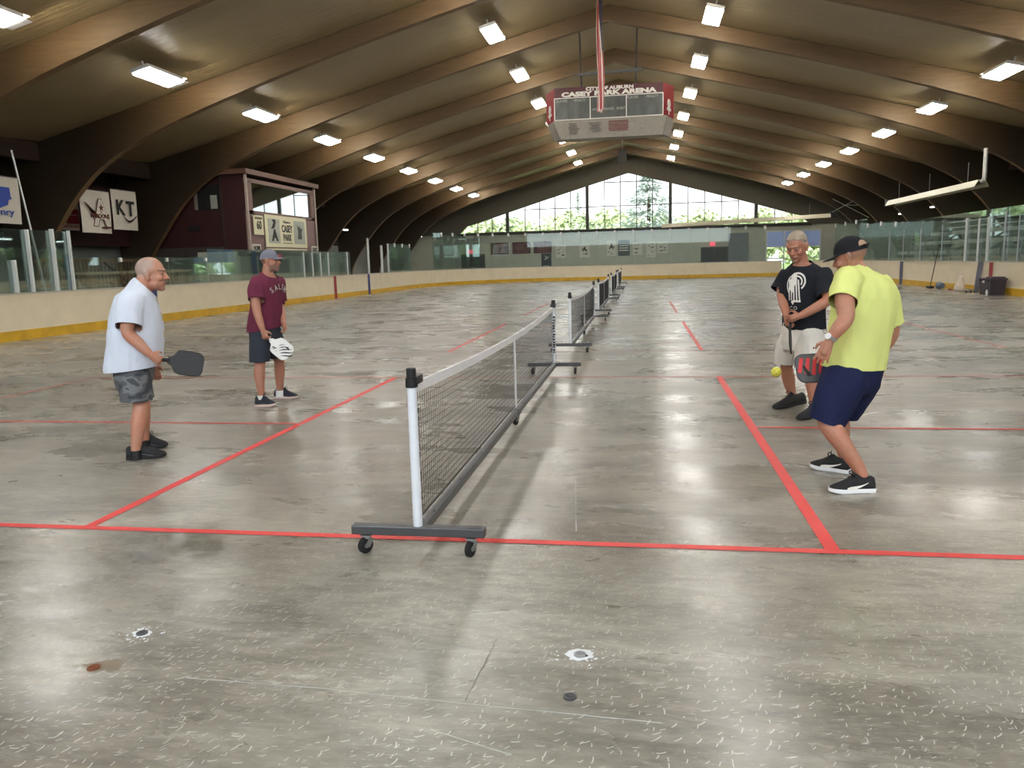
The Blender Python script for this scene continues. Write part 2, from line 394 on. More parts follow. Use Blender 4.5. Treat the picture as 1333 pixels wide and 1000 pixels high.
# eaves, side walls, upper dark panelling
n_t = 2
for s, nm in ((-1, 'left'), (1, 'right')):
    struct(B().box((s*18.85, (NEAR+FAR)/2, 5.55), (.3, FAR-NEAR, .62)).done(f'trim_{n_t}', darkwood)); n_t += 1
    if s < 0:
        struct(B().box((s*20.9, (NEAR+FAR)/2, 1.5), (.2, FAR-NEAR, 3.0)).done('wall_left', greywall))
        struct(B().box((s*20.9, (NEAR+FAR)/2, 4.35), (.24, FAR-NEAR, 2.7)).done(f'trim_{n_t}', darkwood)); n_t += 1
    else:
        b = B(); b.box((s*20.9, (NEAR+34)/2, 1.8), (.2, 34-NEAR, 3.6)); b.box((s*20.9, (34+FAR)/2, 1.05), (.2, FAR-34, 2.1)); b.box((s*20.9, (61+FAR)/2, 2.85), (.2, FAR-61, 1.5))
        struct(b.done('wall_right', greywall))
        struct(B().box((s*20.9, (NEAR+FAR)/2, 4.6), (.24, FAR-NEAR, 2.0)).done(f'trim_{n_t}', darkwood)); n_t += 1
struct(B().box((0, NEAR-.1, 5), (43, .2, 10.5)).done('wall_back', greywall))
# daylight strip windows on the right
b = B()
for y in [34+2.25*i for i in range(13)]: b.box((20.9, y, 2.85), (.12, .09, 1.5))
for z in (2.13, 3.57): b.box((20.9, 47.5, z), (.13, 27, .07))
w2 = struct(b.done('window_2', frame_dark))
struct(B().box((20.9, 47.5, 2.85), (.012, 26.9, 1.45)).done('pane', win_glass, w2)); del bpy.data.objects['pane']['kind']

# far gable: grey wall below, arched window above, dark frame
wf = B()
DX0, DX1 = 12.05, 16.6
wf.box((( -21+DX0)/2, FAR+.1, 2.05), (DX0+21, .2, 4.1)); wf.box(((DX1+21)/2, FAR+.1, 2.05), (21-DX1, .2, 4.1)); wf.box(((DX0+DX1)/2, FAR+.1, 3.85), (DX1-DX0, .2, .5))
struct(wf.done('wall_far', mat('pale_lobby_wall', srgb(184, 188, 176), .7, var=.06, scale=1.2)))
GI = [(15.75, 4.1), (15.45, 4.3), (14.9, 4.85), (13.9, 5.1), (11.1, 5.95), (7.4, 7.03), (3.7, 8.08), (0, 9.08)]
b = B()
prof = [(-x, z) for x, z in GI]+[(x, z) for x, z in GI[::-1]][1:]
for y0, y1 in ((FAR-.25, FAR+.15),):
    rs = []
    for x, z in [(-20.9, 4.1)]+prof+[(20.9, 4.1)]:
        t = RZ(x)+.02
        rs.append([V((x, y0, z)), V((x, y1, z)), V((x, y1, t)), V((x, y0, t))])
    b.rings(rs)
struct(b.done(f'trim_{n_t}', mat('gable_frame_paint', srgb(92, 88, 78), .6))); n_t += 1
gz = lambda x: next(z0+(z1-z0)*(x-x0)/(x1-x0) for (x0, z0), (x1, z1) in zip(prof, prof[1:]) if x0 <= x <= x1 and x1 > x0)
b = B()
for x in (-11.05, -3.68, 3.72, 11.12): b.box((x, FAR, (4.1+gz(x))/2), (.28, .3, gz(x)-4.0))
for x in (-13.87, -12.5, -9.41, -8.04, -6.63, -5.19, -2.12, -.7, .74, 2.17, 5.27, 6.7, 8.16, 9.61, 12.71, 14.16):
    b.box((x, FAR, (4.1+gz(x))/2), (.07, .1, gz(x)-4.0))
for x0, x1, z in ((-9.4, -3.68, 6.2), (-3.68, 3.72, 6.24), (3.72, 9.61, 6.28), (-2.12, 2.17, 8.33)): b.box(((x0+x1)/2, FAR, z), (x1-x0, .1, .07))
b.box((0, FAR-.05, 4.1), (31.6, .4, .22))
w1 = struct(b.done('window_1', frame_dark))
b = B(); lo = [b.bm.verts.new((x, FAR+.06, 4.1)) for x, z in prof]; hi = [b.bm.verts.new((x, FAR+.06, z+.03)) for x, z in prof]
for i in range(1, len(prof)-2): b.face([lo[i], lo[i+1], hi[i+1], hi[i]])
b.done('pane', win_glass, w1)

# far glazed roll-up door on the right, doors
d1 = B()
for x in (DX0, 13.55, 15.1, DX1): d1.box((x, FAR, 1.8), (.1, .16, 3.6))
for z in (.06, 1.2, 2.2, 3.55): d1.box(((DX0+DX1)/2, FAR, z), (DX1-DX0, .14, .08))
d1 = struct(d1.done('door_1', alu))
B().box(((DX0+DX1)/2, FAR+.02, 1.1), (DX1-DX0, .012, 2.2)).done('pane', win_glass, d1)
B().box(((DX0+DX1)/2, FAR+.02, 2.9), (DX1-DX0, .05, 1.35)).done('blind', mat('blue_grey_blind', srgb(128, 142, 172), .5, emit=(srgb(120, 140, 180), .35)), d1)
def double_door(nm, x0, x1, ztop, ph, top=3.4):
    d = B().box(((x0+x1)/2, FAR-.02, ztop/2), (x1-x0, .1, ztop)).done(nm, mat('dark_door_paint', srgb(46, 52, 54), .5)); struct(d)
    fr = B()
    for x in (x0, (x0+x1)/2, x1): fr.box((x, FAR-.07, ztop/2), (.07, .05, ztop))
    fr.box(((x0+x1)/2, FAR-.07, ztop), (x1-x0+.1, .05, .1)); fr.done('frame', frame_dark, d)
    B().bar((x0+.1, FAR-.1, 1.0), (x1-.1, FAR-.1, 1.0), .05).done('push_bar', steel, d)
    return d
double_door('door_2', -15.5, -13.3, 2.25, 1); double_door('door_3', 6.45, 8.75, 2.3, 1)
for k, (x, z) in enumerate(((-14.62, 2.52), (7.42, 2.6))):
    t = thing('exit_sign', ('red lit exit sign over the left far doors', 'red lit exit sign over the right far doors')[k], 'exit sign', (x, FAR-.12, z-.14))
    B().box((0, 0, .15), (.42, .08, .3), bev=.01).done('housing', exit_m, t)
    text('EXIT', (0, -.045, .15), (1, 0, 0), (0, 0, 1), .32, .14, lettering, t)
# slate grey panel wall beside right doors
tag(B().box((9.65, FAR-.12, 1.75), (1.7, .1, 3.5)).done('wall_panel', slate), 'tall slate grey panel right of the far right doors', 'panel')

# exterior ground
struct(B().box((0, 60, -.45), (260, 240, .1)).done('ground', mat('outdoor_grass', srgb(120, 150, 84), .9, var=.2, scale=.5)))

# ------------------------------------------------------------------ ceiling lights
LR = [(-12.24, 6.9), (-3.75, 9.07), (3.42, 9.12), (12.12, 6.87)]
RN = ['left outer', 'left inner', 'right inner', 'right outer']
def make_light():
    t = thing('ceiling_light', 'x', 'ceiling light', group='rectangular ceiling lights')
    b = B(); b.box((0, 0, .10), (.56, 1.72, .10), bev=.01); b.box((0, -.6, .2), (.04, .04, .3)); b.box((0, .6, .2), (.04, .04, .3)); b.done('housing', white, t)
    for s in (-1, 1): B().box((s*.14, 0, .03), (.262, 1.64, .05), bev=.008).done('diffuser', diffuser_m, t)
    B().box((0, .895, .085), (.46, .05, .07)).done('added_glow_strip', glow_strip_m, t); B().box((0, .95, .145), (.56, .2, .012)).done('added_glow_hood', white, t); B().box((0, .98, .044), (.56, .24, .008)).done('added_glow_lip', white, t)  # added glow strip hidden on the far end; hood and lip aim it
    return t
l0 = None
for ri, (x, z) in enumerate(LR):
    for k in range(11):
        if l0 is None: o = l0 = make_light()
        else: o = copy_tree(l0)
        o.location = (x, BY(k+.5), z-.03); o.rotation_euler = (0, math.copysign(math.atan(.2535), x), 0)
        o['label'] = f'lit rectangular ceiling light in the {RN[ri]} row, {ORD[10-k]} from the far end'

# ------------------------------------------------------------------ rink boards
LPATH = [V((-13.1, y, 0)) for y in (2, 10, 20, 30, 40, 43.5)]
for i in range(1, 13):
    a = PI/2*i/12; LPATH.append(V((-5.6-7.5*math.cos(a), 43.5+11.6*math.sin(a), 0)))
LPATH += [V((0, 55.15, 0)), V((6, 55.3, 0)), V((11.1, 55.4, 0))]
RPATH = [V((13.1, y, 0)) for y in (4, 15, 30, 42, 46)]+[V((13.0, 48, 0)), V((12.7, 50, 0)), V((12.3, 51.3, 0))]
def sweep(path, prof, side, name, m, parent):
    rs = []
    for i, p in enumerate(path):
        t = (path[min(i+1, len(path)-1)]-path[max(i-1, 0)]).normalized(); n = V((-t.y, t.x, 0))*side
        rs.append([p+n*a+V((0, 0, z)) for a, z in prof])
    return B().rings(rs).done(name, m, parent)
def boards(path, side, label):
    t = thing('rink_boards', label, 'rink boards', path[0], 'rink dasher boards')
    pp = [p-path[0] for p in path]
    sweep(pp, [(0, .0), (0, 1.06), (.12, 1.06), (.12, .0)], side, 'board_panel', cream, t)
    sweep(pp, [(-.012, .002), (-.012, .235), (.0, .235), (.0, .002)], side, 'kickplate', yellow, t)
    sweep(pp, [(-.02, 1.06), (-.02, 1.095), (.16, 1.095), (.16, 1.06)], side, 'cap_rail', ledge, t)
    return t
bl = boards(LPATH, 1, 'long cream rink boards with yellow kickplate curving along the left side and far end')
br = boards(RPATH, -1, 'cream rink boards with yellow kickplate along the right side')
def stripe(parent, y, x, w, m, lean=0., z0=.0):
    s = 1 if x > 0 else -1
    B().box((x-s*.018-parent.location.x, y-parent.location.y, (1.06+z0)/2), (.012, w, 1.06-z0)).done('painted_line', m, parent)
stripe(bl, 31.5, -13.1, .28, red); stripe(bl, 17.35, -13.1, .3, blue_paint); stripe(bl, 36.2, -13.1, .3, blue_paint)
stripe(br, 25.7, 13.1, .26, red, z0=.1); stripe(br, 35.3, 13.1, .4, mat('navy_line', srgb(62, 64, 92), .5))

# glass panes
def pane(p, q, z0, z1, label, grp, clip=True, cs=1.):
    mid = (p+q)/2; t = (q-p); L_ = t.length; t.normalize(); n = V((-t.y, t.x, 0))
    o = thing('rink_shield', label, 'glass shield', (mid.x, mid.y, z0), grp)
    Rm = Matrix((t, n, V((0, 0, 1)))).transposed()
    B().box((0, 0, (z1-z0)/2), (L_-.03, .014, z1-z0), Rm).done('glass', pane_glass, o)
    if clip:
        B().box(t*(L_/2-.12)+V((0, 0, z1-z0-.07)), (.16*cs, .06, .22*cs), Rm, .01).done('clip', white, o)
    return o
def along(path, step, s0=0., s1=1e9):
    out = []; acc = 0.; nxt = s0
    for a, b in zip(path, path[1:]):
        L_ = (b-a).length
        while nxt <= acc+L_ and nxt <= s1:
            out.append(a+(b-a)*((nxt-acc)/L_)); nxt += step
        acc += L_
    return out
OFF = V((-.06, 0, 0))
# left straight glass (heights follow the photo): list of (y0,y1,top)
k = 0
for y0, y1, top in [(8.6, 10.6, 2.56), (10.6, 12.7, 2.56), (12.7, 14.05, 2.56), (14.05, 16.2, 1.92), (16.2, 18.4, 1.92), (18.4, 20.6, 1.92), (20.6, 22.8, 2.2), (22.8, 25.0, 2.2), (25.0, 27.2, 2.2), (27.2, 29.4, 2.2), (29.4, 31.6, 2.2), (31.6, 33.8, 2.2)]:
    pane(V((-13.16, y0, 0)), V((-13.16, y1, 0)), 1.095, top, f'clear glass pane on the left boards, {ORD[k]} from the camera', 'left side rink glass', clip=top < 2, cs=.55); k += 1
for y0 in (39.8, 41.3, 42.8):
    pane(V((-13.16, y0, 0)), V((-13.16, y0+1.5, 0)), 1.095, 2.72, f'low clear glass pane before the left far corner, {ORD[k-12]} from the camera', 'left corner rink glass'); k += 1
EP = [p+V((0, .06, 0)) for p in LPATH[6:]]; 
pts = along(EP, 1.33)
for i in range(2, len(pts)-1):
    pane(pts[i], pts[i+1], 1.095, 3.55, f'tall clear glass pane with white clip round the far end, {ORD[i-2]} from the left', 'far end rink glass')
ry = [10.4+2.4*i for i in range(16)]
for i, y in enumerate(ry):
    top = 2.88 if y < 36 else (3.0 if y < 41 else 3.3)
    pane(V((13.16, y, 0)), V((13.16, y+2.4, 0)), 1.095, top, f'clear glass pane on the right boards, {ORD[i]} from the camera', 'right side rink glass', clip=y > 33)
# posts
posts = []
def post(x, y, z0, z1, w, m, label, lean=0.):
    o = tag(center(B().bar((x, y, z0), (x, y, z1), w, w*.6, bev=.004).done('glass_post', m)), label, 'post', 'aluminium glass posts'); return o
for i, (y, z1, w) in enumerate([(12.7, 2.56, .09), (12.2, 1.85, .1), (13.5, 2.6, .1), (14.08, 2.58, .08), (25.2, 2.1, .06), (28.2, 2.15, .06), (29.1, 2.15, .06), (30.0, 2.15, .06), (30.9, 2.15, .06), (33.3, 2.2, .06), (36.4, 2.95, .1), (38.6, 2.6, .12), (39.75, 2.72, .1)]):
    post(-13.12, y, 1.1, z1, w, alu, f'aluminium glass post on the left boards, {ORD[i]} in line')
post(-13.3, 14.16, 1.1, 2.0, .12, blue_paint, 'dark blue post beside the leftmost aluminium posts')
post(-13.28, 24.1, 1.1, 2.15, .16, blue_paint, 'dark blue post under the near corner of the press box')
for i, (y, z1, w) in enumerate([(26.2, 2.62, .08), (27.0, 2.62, .06), (28.1, 2.68, .08), (24.9, 2.75, .05), (23.9, 2.6, .04), (30.5, 2.55, .035), (33.0, 2.5, .035), (35.3, 2.5, .035), (37.4, 2.5, .035)]):
    post(13.12, y, 1.1, z1, w, alu if w > .055 else steel, f'aluminium glass post on the right boards, {ORD[i]} in line')
tag(center(B().bar((12.96, 26.5, .0), (13.02, 26.38, 1.1), .16, .06).done('gate_post', mat('blue_grey_post', srgb(104, 106, 118), .4))), 'blue grey upright against the right boards left of the dark bin', 'post')
# ledge railing high above far glass
tag(center(B().bar((-15.0, 68.6, 4.18), (15.5, 68.6, 4.18), .3, .12).done('window_ledge', frame_dark)), 'long dark ledge running below the gable windows', 'ledge')

# ------------------------------------------------------------------ court tape
def tape(p, q, w, m, label, z=.003):
    p, q = V((*p, 0)), V((*q, 0)); t = (q-p).normalized(); n = V((-t.y, t.x, 0))*w/2; mid = (p+q)/2
    b = B(); Z = V((0, 0, z)); a = [p+n-mid+Z, p-n-mid+Z, q-n-mid+Z, q+n-mid+Z]; b.quad(*a)
    return tag(b.done('court_line', m, loc=mid), label, 'court line')
K, BX = 2.134, 6.72
tape((-9, -.0), (7.5, -.0), .062, tape_red, 'bright red tape sideline crossing the floor under the nearest net')
tape((-K, 0.03), (-K, 6.13), .07, tape_red, 'bright red tape kitchen line left of the nearest net')
tape((K, 0.03), (K, 6.13), .075, tape_red, 'bright red tape kitchen line right of the nearest net', .004)
tape((-BX, 3.048), (-K, 3.048), .05, mat('red_tape_dull', srgb(196, 66, 60), .5, var=.15), 'red tape centre line behind the man in white')
tape((K, 3.048), (7.6, 3.048), .05, MATS['red_tape_dull'], 'red tape centre line behind the man in yellow')
tape((-BX, 6.12), (7.6, 6.12), .045, tape_worn, 'thin worn red far sideline of the nearest court')
tape((-BX, 0), (-BX, 6.12), .045, tape_worn, 'thin worn red baseline at the left of the nearest court')
names = ['second', 'third']
for i, (y0, y1) in enumerate(((9.06, 15.05), (18.1, 24.1))):
    mm = MATS['red_tape_dull'] if i == 0 else tape_worn
    tape((-K, y0), (-K, y1), .07, mm, f'red kitchen line left of the {names[i]} net')
    tape((K, y0), (K, y1), .07, mm, f'red kitchen line right of the {names[i]} net')
    tape((-BX, y0), (BX, y0), .04, tape_faint, f'faint red near sideline of the {names[i]} court')
    tape((-BX, y1), (BX, y1), .04, tape_faint, f'faint red far sideline of the {names[i]} court')
    tape((BX, y0), (BX, y1), .045, tape_worn, f'faint red baseline right of the {names[i]} court')

# floor anchor holes with white residue
resid = mat('white_mineral_residue', srgb(222, 226, 230), .8, var=.1)
rust = mat('rust_stain', srgb(126, 113, 96), .7, var=.12)
for (px, py, lab, rr, m_, cm) in [(185, 825, 'small floor socket ringed by white residue left of centre', .055, resid, gunmetal), (755, 853, 'floor socket ringed by bright white residue near bottom centre', .07, resid, steel), (742, 908, 'bare dark floor socket with slotted cap below the white one', .0, None, gunmetal), (122, 870, 'rusty floor socket with brown stain at lower left', .0, rust, mat('rusty_cap', srgb(120, 66, 40), .7))]:
    g = on(px, py, 2, 0); t = thing('floor_socket', lab, 'floor socket', g)
    b = B(); b.lathe((0, 0, 0), [(.0005, .0), (.024, .0), (.024, .006), (.017, .007), (.016, .004), (.0005, .004)], n=16); b.box((0, 0, .0055), (.026, .004, .002)); b.done('cap', cm, t)
    if m_:
        b = B(); rnd = random.Random(px); a = 0
        for q in range(46 if rr else 8):
            ang = rnd.uniform(0, 2*PI); d = rnd.uniform(.02, 1)**.8*(rr*1.5 or .1); s_ = rnd.uniform(.003, .012)*(1.25-d/(rr*1.7 or .2))
            c = V((math.cos(ang)*d*1.3, math.sin(ang)*d, .0012))
            ps = [c+V((math.cos(2*PI*k/7)*s_*rnd.uniform(.6, 1.3), math.sin(2*PI*k/7)*s_*rnd.uniform(.6, 1.3), 0)) for k in range(7)]
            b.quad(*ps)
        if rr: b.quad(*[V((math.cos(2*PI*k/22)*rr*random.uniform(.55, .95), math.sin(2*PI*k/22)*rr*random.uniform(.5, .8), .0011)) for k in range(22)])
        if not rr: b.quad(*[V((.03+math.cos(2*PI*k/24)*.11*rnd.uniform(.5, 1.), .02+math.sin(2*PI*k/24)*.05*rnd.uniform(.5, 1), .0009)) for k in range(24)])
        b.done('residue', m_, t)

def mark(pxs, w, m, label, cat, jit=.0):
    ps = [on(*q, 2, 0) for q in pxs]; o = ps[0]; b = B(); rnd = random.Random(2); L_, R_ = [], []
    pts = []
    for p, q in zip(ps, ps[1:]):
        for k in range(8): pts.append(p+(q-p)*k/8)
    pts.append(ps[-1])
    for i, p in enumerate(pts):
        t = (pts[min(i+1, len(pts)-1)]-pts[max(i-1, 0)]).normalized(); n = V((-t.y, t.x, 0)); c = p-o+n*rnd.uniform(-jit, jit)+V((0, 0, .0015)); ww = w*rnd.uniform(.4, 1)/2
        L_.append(c+n*ww); R_.append(c-n*ww)
    for i in range(len(pts)-1): b.quad(L_[i], L_[i+1], R_[i+1], R_[i])
    return tag(b.done('floor_mark', m, loc=o), label, cat)
pale = mat('pale_scratch', srgb(182, 186, 182), .7, var=.15)
mark([(242, 883), (420, 897), (660, 922), (862, 942)], .006, pale, 'long thin pale scratch across the floor at lower left', 'scratch', .002)
mark([(749, 625), (750, 692)], .006, pale, 'short pale scratch right of the nearest net', 'scratch', .001)
mark([(560, 950), (660, 982)], .005, pale, 'short slanting pale scratch at the bottom middle', 'scratch', .001)
mark([(646, 833), (630, 866), (606, 913)], .006, mat('dark_crack', srgb(108, 102, 93), .8), 'dark hairline crack in the floor below the nearest net', 'crack', .004)

# ------------------------------------------------------------------ pickleball nets
netm = mat('black_net_cord', srgb(30, 30, 32), .7)
tapew = mat('white_net_tape', srgb(226, 226, 228), .6, var=.04)
def caster(x, y, root, swivel):
    c = B(); c.box((0, 0, .098), (.055, .055, .008)); c.lathe((0, 0, .08), [(.02, 0), (.022, .016)]); 
    Rm = Matrix.Rotation(swivel, 3, 'Z')
    for s in (-1, 1): c.bar(Rm @ V((.018, s*.019, .082)), Rm @ V((-.012, s*.019, .04)), .004, .03)
    o = c.done('caster', steel, root, loc=(x, y, 0))
    w = B(); ax = Rm @ V((0, 1, 0)); w.lathe(Rm @ V((-.012, -.013, .044)), [(.018, .0), (.036, .0), (.044, .004), (.044, .022), (.036, .026), (.018, .026)], ax, 22); w.done('wheel', rubber, o, smooth='auto')
    h = B(); h.lathe(Rm @ V((-.012, -.017, .044)), [(.004, 0), (.014, .001), (.014, .033), (.004, .034)], ax, 14); h.done('hub', steel, o)
    return o
def make_net():
    L_ = 6.64; root = thing('portable_net', 'x', 'pickleball net', group='portable nets down the middle of the rink')
    for y in (0, L_):
        B().box((0, y, .132), (.72, .062, .05), bev=.006).done('foot_bar', gunmetal, root)
        for s in (-1, 1): caster(s*.285, y, root, random.uniform(.9, 1.6))
        b = B(); b.tube([(0, y, .155), (0, y, .90)], .025, 18); b.done('post', mat('white_post_sleeve', srgb(226, 230, 236), .4, var=.04), root, 'auto')
        b = B(); b.lathe((0, y, .895), [(.032, 0), (.032, .05), (.026, .052), (.026, .095), (.02, .1)], n=18); b.box((0, y+(.07 if y == 0 else -.07), .925), (.05, .13, .045), bev=.006); b.done('post_cap', black, root, 'auto')
        b = B(); rnd = random.Random(3); z = .3; yy = y+(.027 if y == 0 else -.027)
        while z < .8:
            h = rnd.uniform(.012, .03); b.box((.006+.004*rnd.uniform(-1, 1), yy, z), (.03, .004, h), Matrix.Rotation(rnd.uniform(-.5, .5), 3, 'Y')); z += h+rnd.uniform(.004, .02)
        b.done('post_lettering', ink, root)
    caster(0, L_/2, root, 1.2)
    b = B(); b.box((0.012, L_/4, .132), (.05, L_/2-.03, .05), bev=.005); b.box((0.012, 3*L_/4, .132), (.05, L_/2-.03, .05), bev=.005); b.box((.012, L_/2, .132), (.06, .2, .06), bev=.005)
    for y in (.25, .9, 1.6, 2.6, 3.6, 4.8, 6.0): b.lathe((.022, y, .157), [(.008, 0), (.008, .004), (.003, .006)], n=8)
    b.done('bottom_rail', gunmetal, root)
    ztop = lambda y: .915-.065*(1-((y-L_/2)/(L_/2))**2)
    y0, y1 = .06, L_-.06
    b = B(); rs = []
    for i in range(33):
        y = y0+(y1-y0)*i/32; z = ztop(y); rs.append([V((-.006, y, z-.055)), V((.006, y, z-.055)), V((.007, y, z)), V((-.007, y, z))])
    b.rings(rs); b.done('top_band', tapew, root)
    b = B(); b.box((0, L_/2, (.17+ztop(L_/2))/2), (.012, .05, ztop(L_/2)-.17)); b.done('centre_strap', tapew, root)
    b = B(); n = 0; y = y0
    while y < y1:
        zt = ztop(y)-.05; b.box((0, y, (.19+zt)/2), (.0022, .0026, zt-.19)); y += .042
    for k in range(18):
        f = k/17; rs = []
        for i in range(25):
            yy = y0+(y1-y0)*i/24; z = .19+(ztop(yy)-.05-.19)*f; w = .0013 if 0 < k else .004
            rs.append([V((-w, yy, z-w)), V((w, yy, z-w)), V((w, yy, z+w)), V((-w, yy, z+w))])
        b.rings(rs)
    b.done('net_mesh', netm, root)
    return root
net0 = None
for i, y in enumerate((-.23, 8.88, 17.72, 27.05, 36.1)):
    if net0 is None: o = net0 = make_net()
    else: o = copy_tree(net0)
    o.location = (0, y, 0); o['label'] = f'portable pickleball net on wheels, {ORD[i]} from the camera'

# ------------------------------------------------------------------ scoreboard and flag
X1, Y1, Z1 = V((1, 0, 0)), V((0, 1, 0)), V((0, 0, 1))
sb = thing('scoreboard', 'large maroon hanging scoreboard with white lettering and grey lower panels', 'scoreboard', (0, 26.5, 6.0))
XL, XR = -2.04, 1.95
b = B(); zb, zt = .70, 1.86
for (poly,) in (([(XL, 0), (XR, 0), (XR+.42, 1.0), (XL-.42, 1.0)],),):
    b.rings([[V((x, y, z)) for x, y in poly] for z in (zb, zt)])
b.done('cabinet', maroon, sb)
b = B(); b.quad((XL-.004, -.004, zb), (XL-.004, -.004, zt), (XL-.425, .99, zt), (XL-.425, .99, zb)); b.done('side_panel', red, sb); b = B(); b.quad((XR+.004, -.004, zb), (XR+.425, .99, zb), (XR+.425, .99, zt), (XR+.004, -.004, zt)); b.done('side_panel', red, sb)
dsp = mat('scoreboard_face', srgb(70, 74, 70), .35, var=.35, scale=2.2, stretch=(2, 1, .6))
b = B()
W3 = (XR-XL)/3
for i in range(3): b.box((XL+W3*(i+.5), -.01, zb+.39), (W3-.05, .03, .74))
b.done('display_panel', dsp, sb)
b = B()
for x in [XL+W3*i for i in range(4)]: b.box((x+(.02 if i == 0 else -.0), -.02, zb+.39), (.035, .03, .78))
for z in (.0, .78): b.box(((XL+XR)/2, -.02, zb+z+.0), (XR-XL, .03, .03))
b.done('panel_trim', lettering, sb)
text('CITY OF AUBURN', ((XL+XR)/2+.05, -.012, zt-.09), X1, Z1, 1.75, .13, lettering, sb, bold=.05)
text('CASEY PARK ARENA', ((XL+XR)/2+.02, -.012, zt-.255), X1, Z1, 3.5, .175, lettering, sb, bold=.06)
tg = mat('dim_lettering', srgb(160, 160, 152), .6)
for t_, x, z in (('PLAYER', XL+.28, .68), ('PENALTY', XL+.95, .68), ('PLAYER', XR-1.1, .68), ('PENALTY', XR-.38, .68), ('HOME', -.47, .32), ('PERIOD', -.05, .32), ('GUEST', .42, .32)):
    text(t_, (x, -.03, zb+z), X1, Z1, .42 if len(t_) > 5 else .32, .085, tg, sb, bold=.01)
sk = mat('grey_ad_panel', srgb(148, 142, 132), .5, var=.1)
b = B(); b.rings([[V((x, y, z)) for x, y in p] for z, p in ((.02, [(XL+.2, .12), (XR+.0, .12), (XR+.3, .85), (XL-.1, .85)]), (zb-.02, [(XL-.05, -.02), (XR+.12, -.02), (XR+.42, 1.0), (XL-.4, 1.0)]))])
b.done('lower_panel', sk, sb)
b = B(); rd = B(); rnd = random.Random(4)
sl = lambda z: -.03+.14*(zb-z)/zb
for x0, n in ((-1.35, 7), (-.55, 6)):
    for i in range(n):
        z = .55-.06*i; b.box((x0+rnd.uniform(-.04, .04), sl(z)-.01, z), (.38+rnd.uniform(-.14, .1), .01, .022))
for i in range(6):
    z = .58-.065*i; rd.box((.33, sl(z)-.01, z), (.78+rnd.uniform(-.1, 0), .01, .03))
b.done('panel_print', mat('grey_print', srgb(96, 92, 88), .6), sb); rd.done('panel_print', mat('dull_red_print', srgb(128, 66, 62), .6), sb)
for s, x in ((-1, XL-.2), (1, XR+.2)):
    b = B(); n = V((s*1.0, -.42, 0)).normalized(); t = V((.42*s, 1.0, 0)).normalized(); c = V((x, .48, zb+.38))+n*.03
    b.lathe(c+Z1*.08, [(.17, 0), (.17, .008), (.1, .01)], n, 18); b.bar(c-t*.2-Z1*.12, c+t*.2-Z1*.12, .02, .1); b.bar(c-Z1*.3, c, .03, .16); b.done('emblem', lettering, sb)
for x in (-1.05, .95): B().bar((x, .4, zt-.02), (x+(.06 if x > 0 else -.06), .4, zt+2.1), .06).done('hanger', black, sb)
b = B(); b.bar((-1.3, .4, zt+.52), (1.2, .4, zt+.56), .09); b.done('hanger_beam', gunmetal, sb)

fl = thing('hanging_flag', 'striped red and white flag hanging edge-on in front of the scoreboard', 'flag', (-.22, 23.4, 6.42))
def flag_pt(u, v, off=0):
    z = 3.9*v; y = 2.1*u*(.35+.65*v**.7); x = .085*math.sin(7*u+2.2*v)*(1-.3*v)+.04*math.sin(15*u-3*v)-.06*v+.03
    return V((x, y-.3*(1-v), z))
for nm, m_, par in (('red_stripe', red, 0), ('white_stripe', banner_white, 1)):
    b = B()
    for k in range(13):
        if k % 2 != par: continue
        for j in range(26):
            v0, v1 = j/26, (j+1)/26; 
            if v0 > .56 and k > 5: continue
            for q in range(3):
                u0, u1 = (k+q/3)/13, (k+(q+1)/3)/13
                b.quad(flag_pt(u0, v0), flag_pt(u1, v0), flag_pt(u1, v1), flag_pt(u0, v1))
    b.done(nm, m_, fl)
b = B()
for j in range(14, 26):
    for q in range(18):
        u0, u1 = 6/13+7/13*q/18, 6/13+7/13*(q+1)/18; b.quad(flag_pt(u0, j/26), flag_pt(u1, j/26), flag_pt(u1, (j+1)/26), flag_pt(u0, (j+1)/26))
b.done('blue_field', mat('flag_blue', srgb(58, 60, 84), .7), fl)
B().bar((-.1, -.1, 3.92), (-.1, 2.2, 3.92), .04).done('flag_pole', steel, fl)

sp = thing('hanging_speaker', 'dark box loudspeaker hanging from the ridge near the gable', 'speaker', (-.2, 56, 8.46))
b = B(); b.box((0, 0, .45), (.62, .5, .92), bev=.02); b.done('cabinet', black, sp); B().bar((-.0, 0, .9), (0, 0, 2.0), .04).done('drop_rod', steel, sp)
for s in (-1, 1): B().bar((s*.3, 0, .55), (s*4.2, .6, 1.6-.72+.6), .035).done('stay_cable', black, sp)

# ------------------------------------------------------------------ press box on the left
pb = thing('press_box', 'raised press box with mauve front, dark red side and wide window', 'press box', (-14.8, 26.75, 2.13))
mauve = mat('mauve_panel', srgb(122, 94, 92), .55, var=.06); DY, DZ = 6.85, 3.2
b = B(); b.box((-.55, .06, DZ/2), (1.1, .1, DZ)); b.done('side_panel', darkred, pb)
b = B(); b.box((-.05, DY/2, .83), (.1, DY, 1.66)); b.done('front_panel', mauve, pb)
b = B(); b.box((-.55, DY-.05, DZ/2), (1.1, .1, DZ)); b.box((-.55, DY/2, .0), (1.1, DY, .12)); b.box((-1.1, DY/2, DZ/2), (.1, DY, DZ)); b.done('shell', darkwood, pb)
fr = B()
for y in (.28, DY-.3): fr.box((-.03, y, 2.3), (.14, .34, 1.32))
fr.box((-.03, DY/2, 1.7), (.14, DY, .12)); fr.box((-.03, DY/2, 2.98), (.14, DY, .16)); fo = fr.done('window_frame', mat('brown_frame', srgb(104, 76, 66), .5), pb)
B().box((-.04, DY/2, 2.33), (.012, DY-.8, 1.2)).done('window_pane', mat_glass('booth_glass', (.5, .55, .5), 5., .015), fo)
b = B()
for y in (-.02, DY+.02): B().box((.03, y, DZ/2), (.09, .09, DZ)).done('corner_trim', mat('pale_trim', srgb(168, 152, 142), .5), pb)
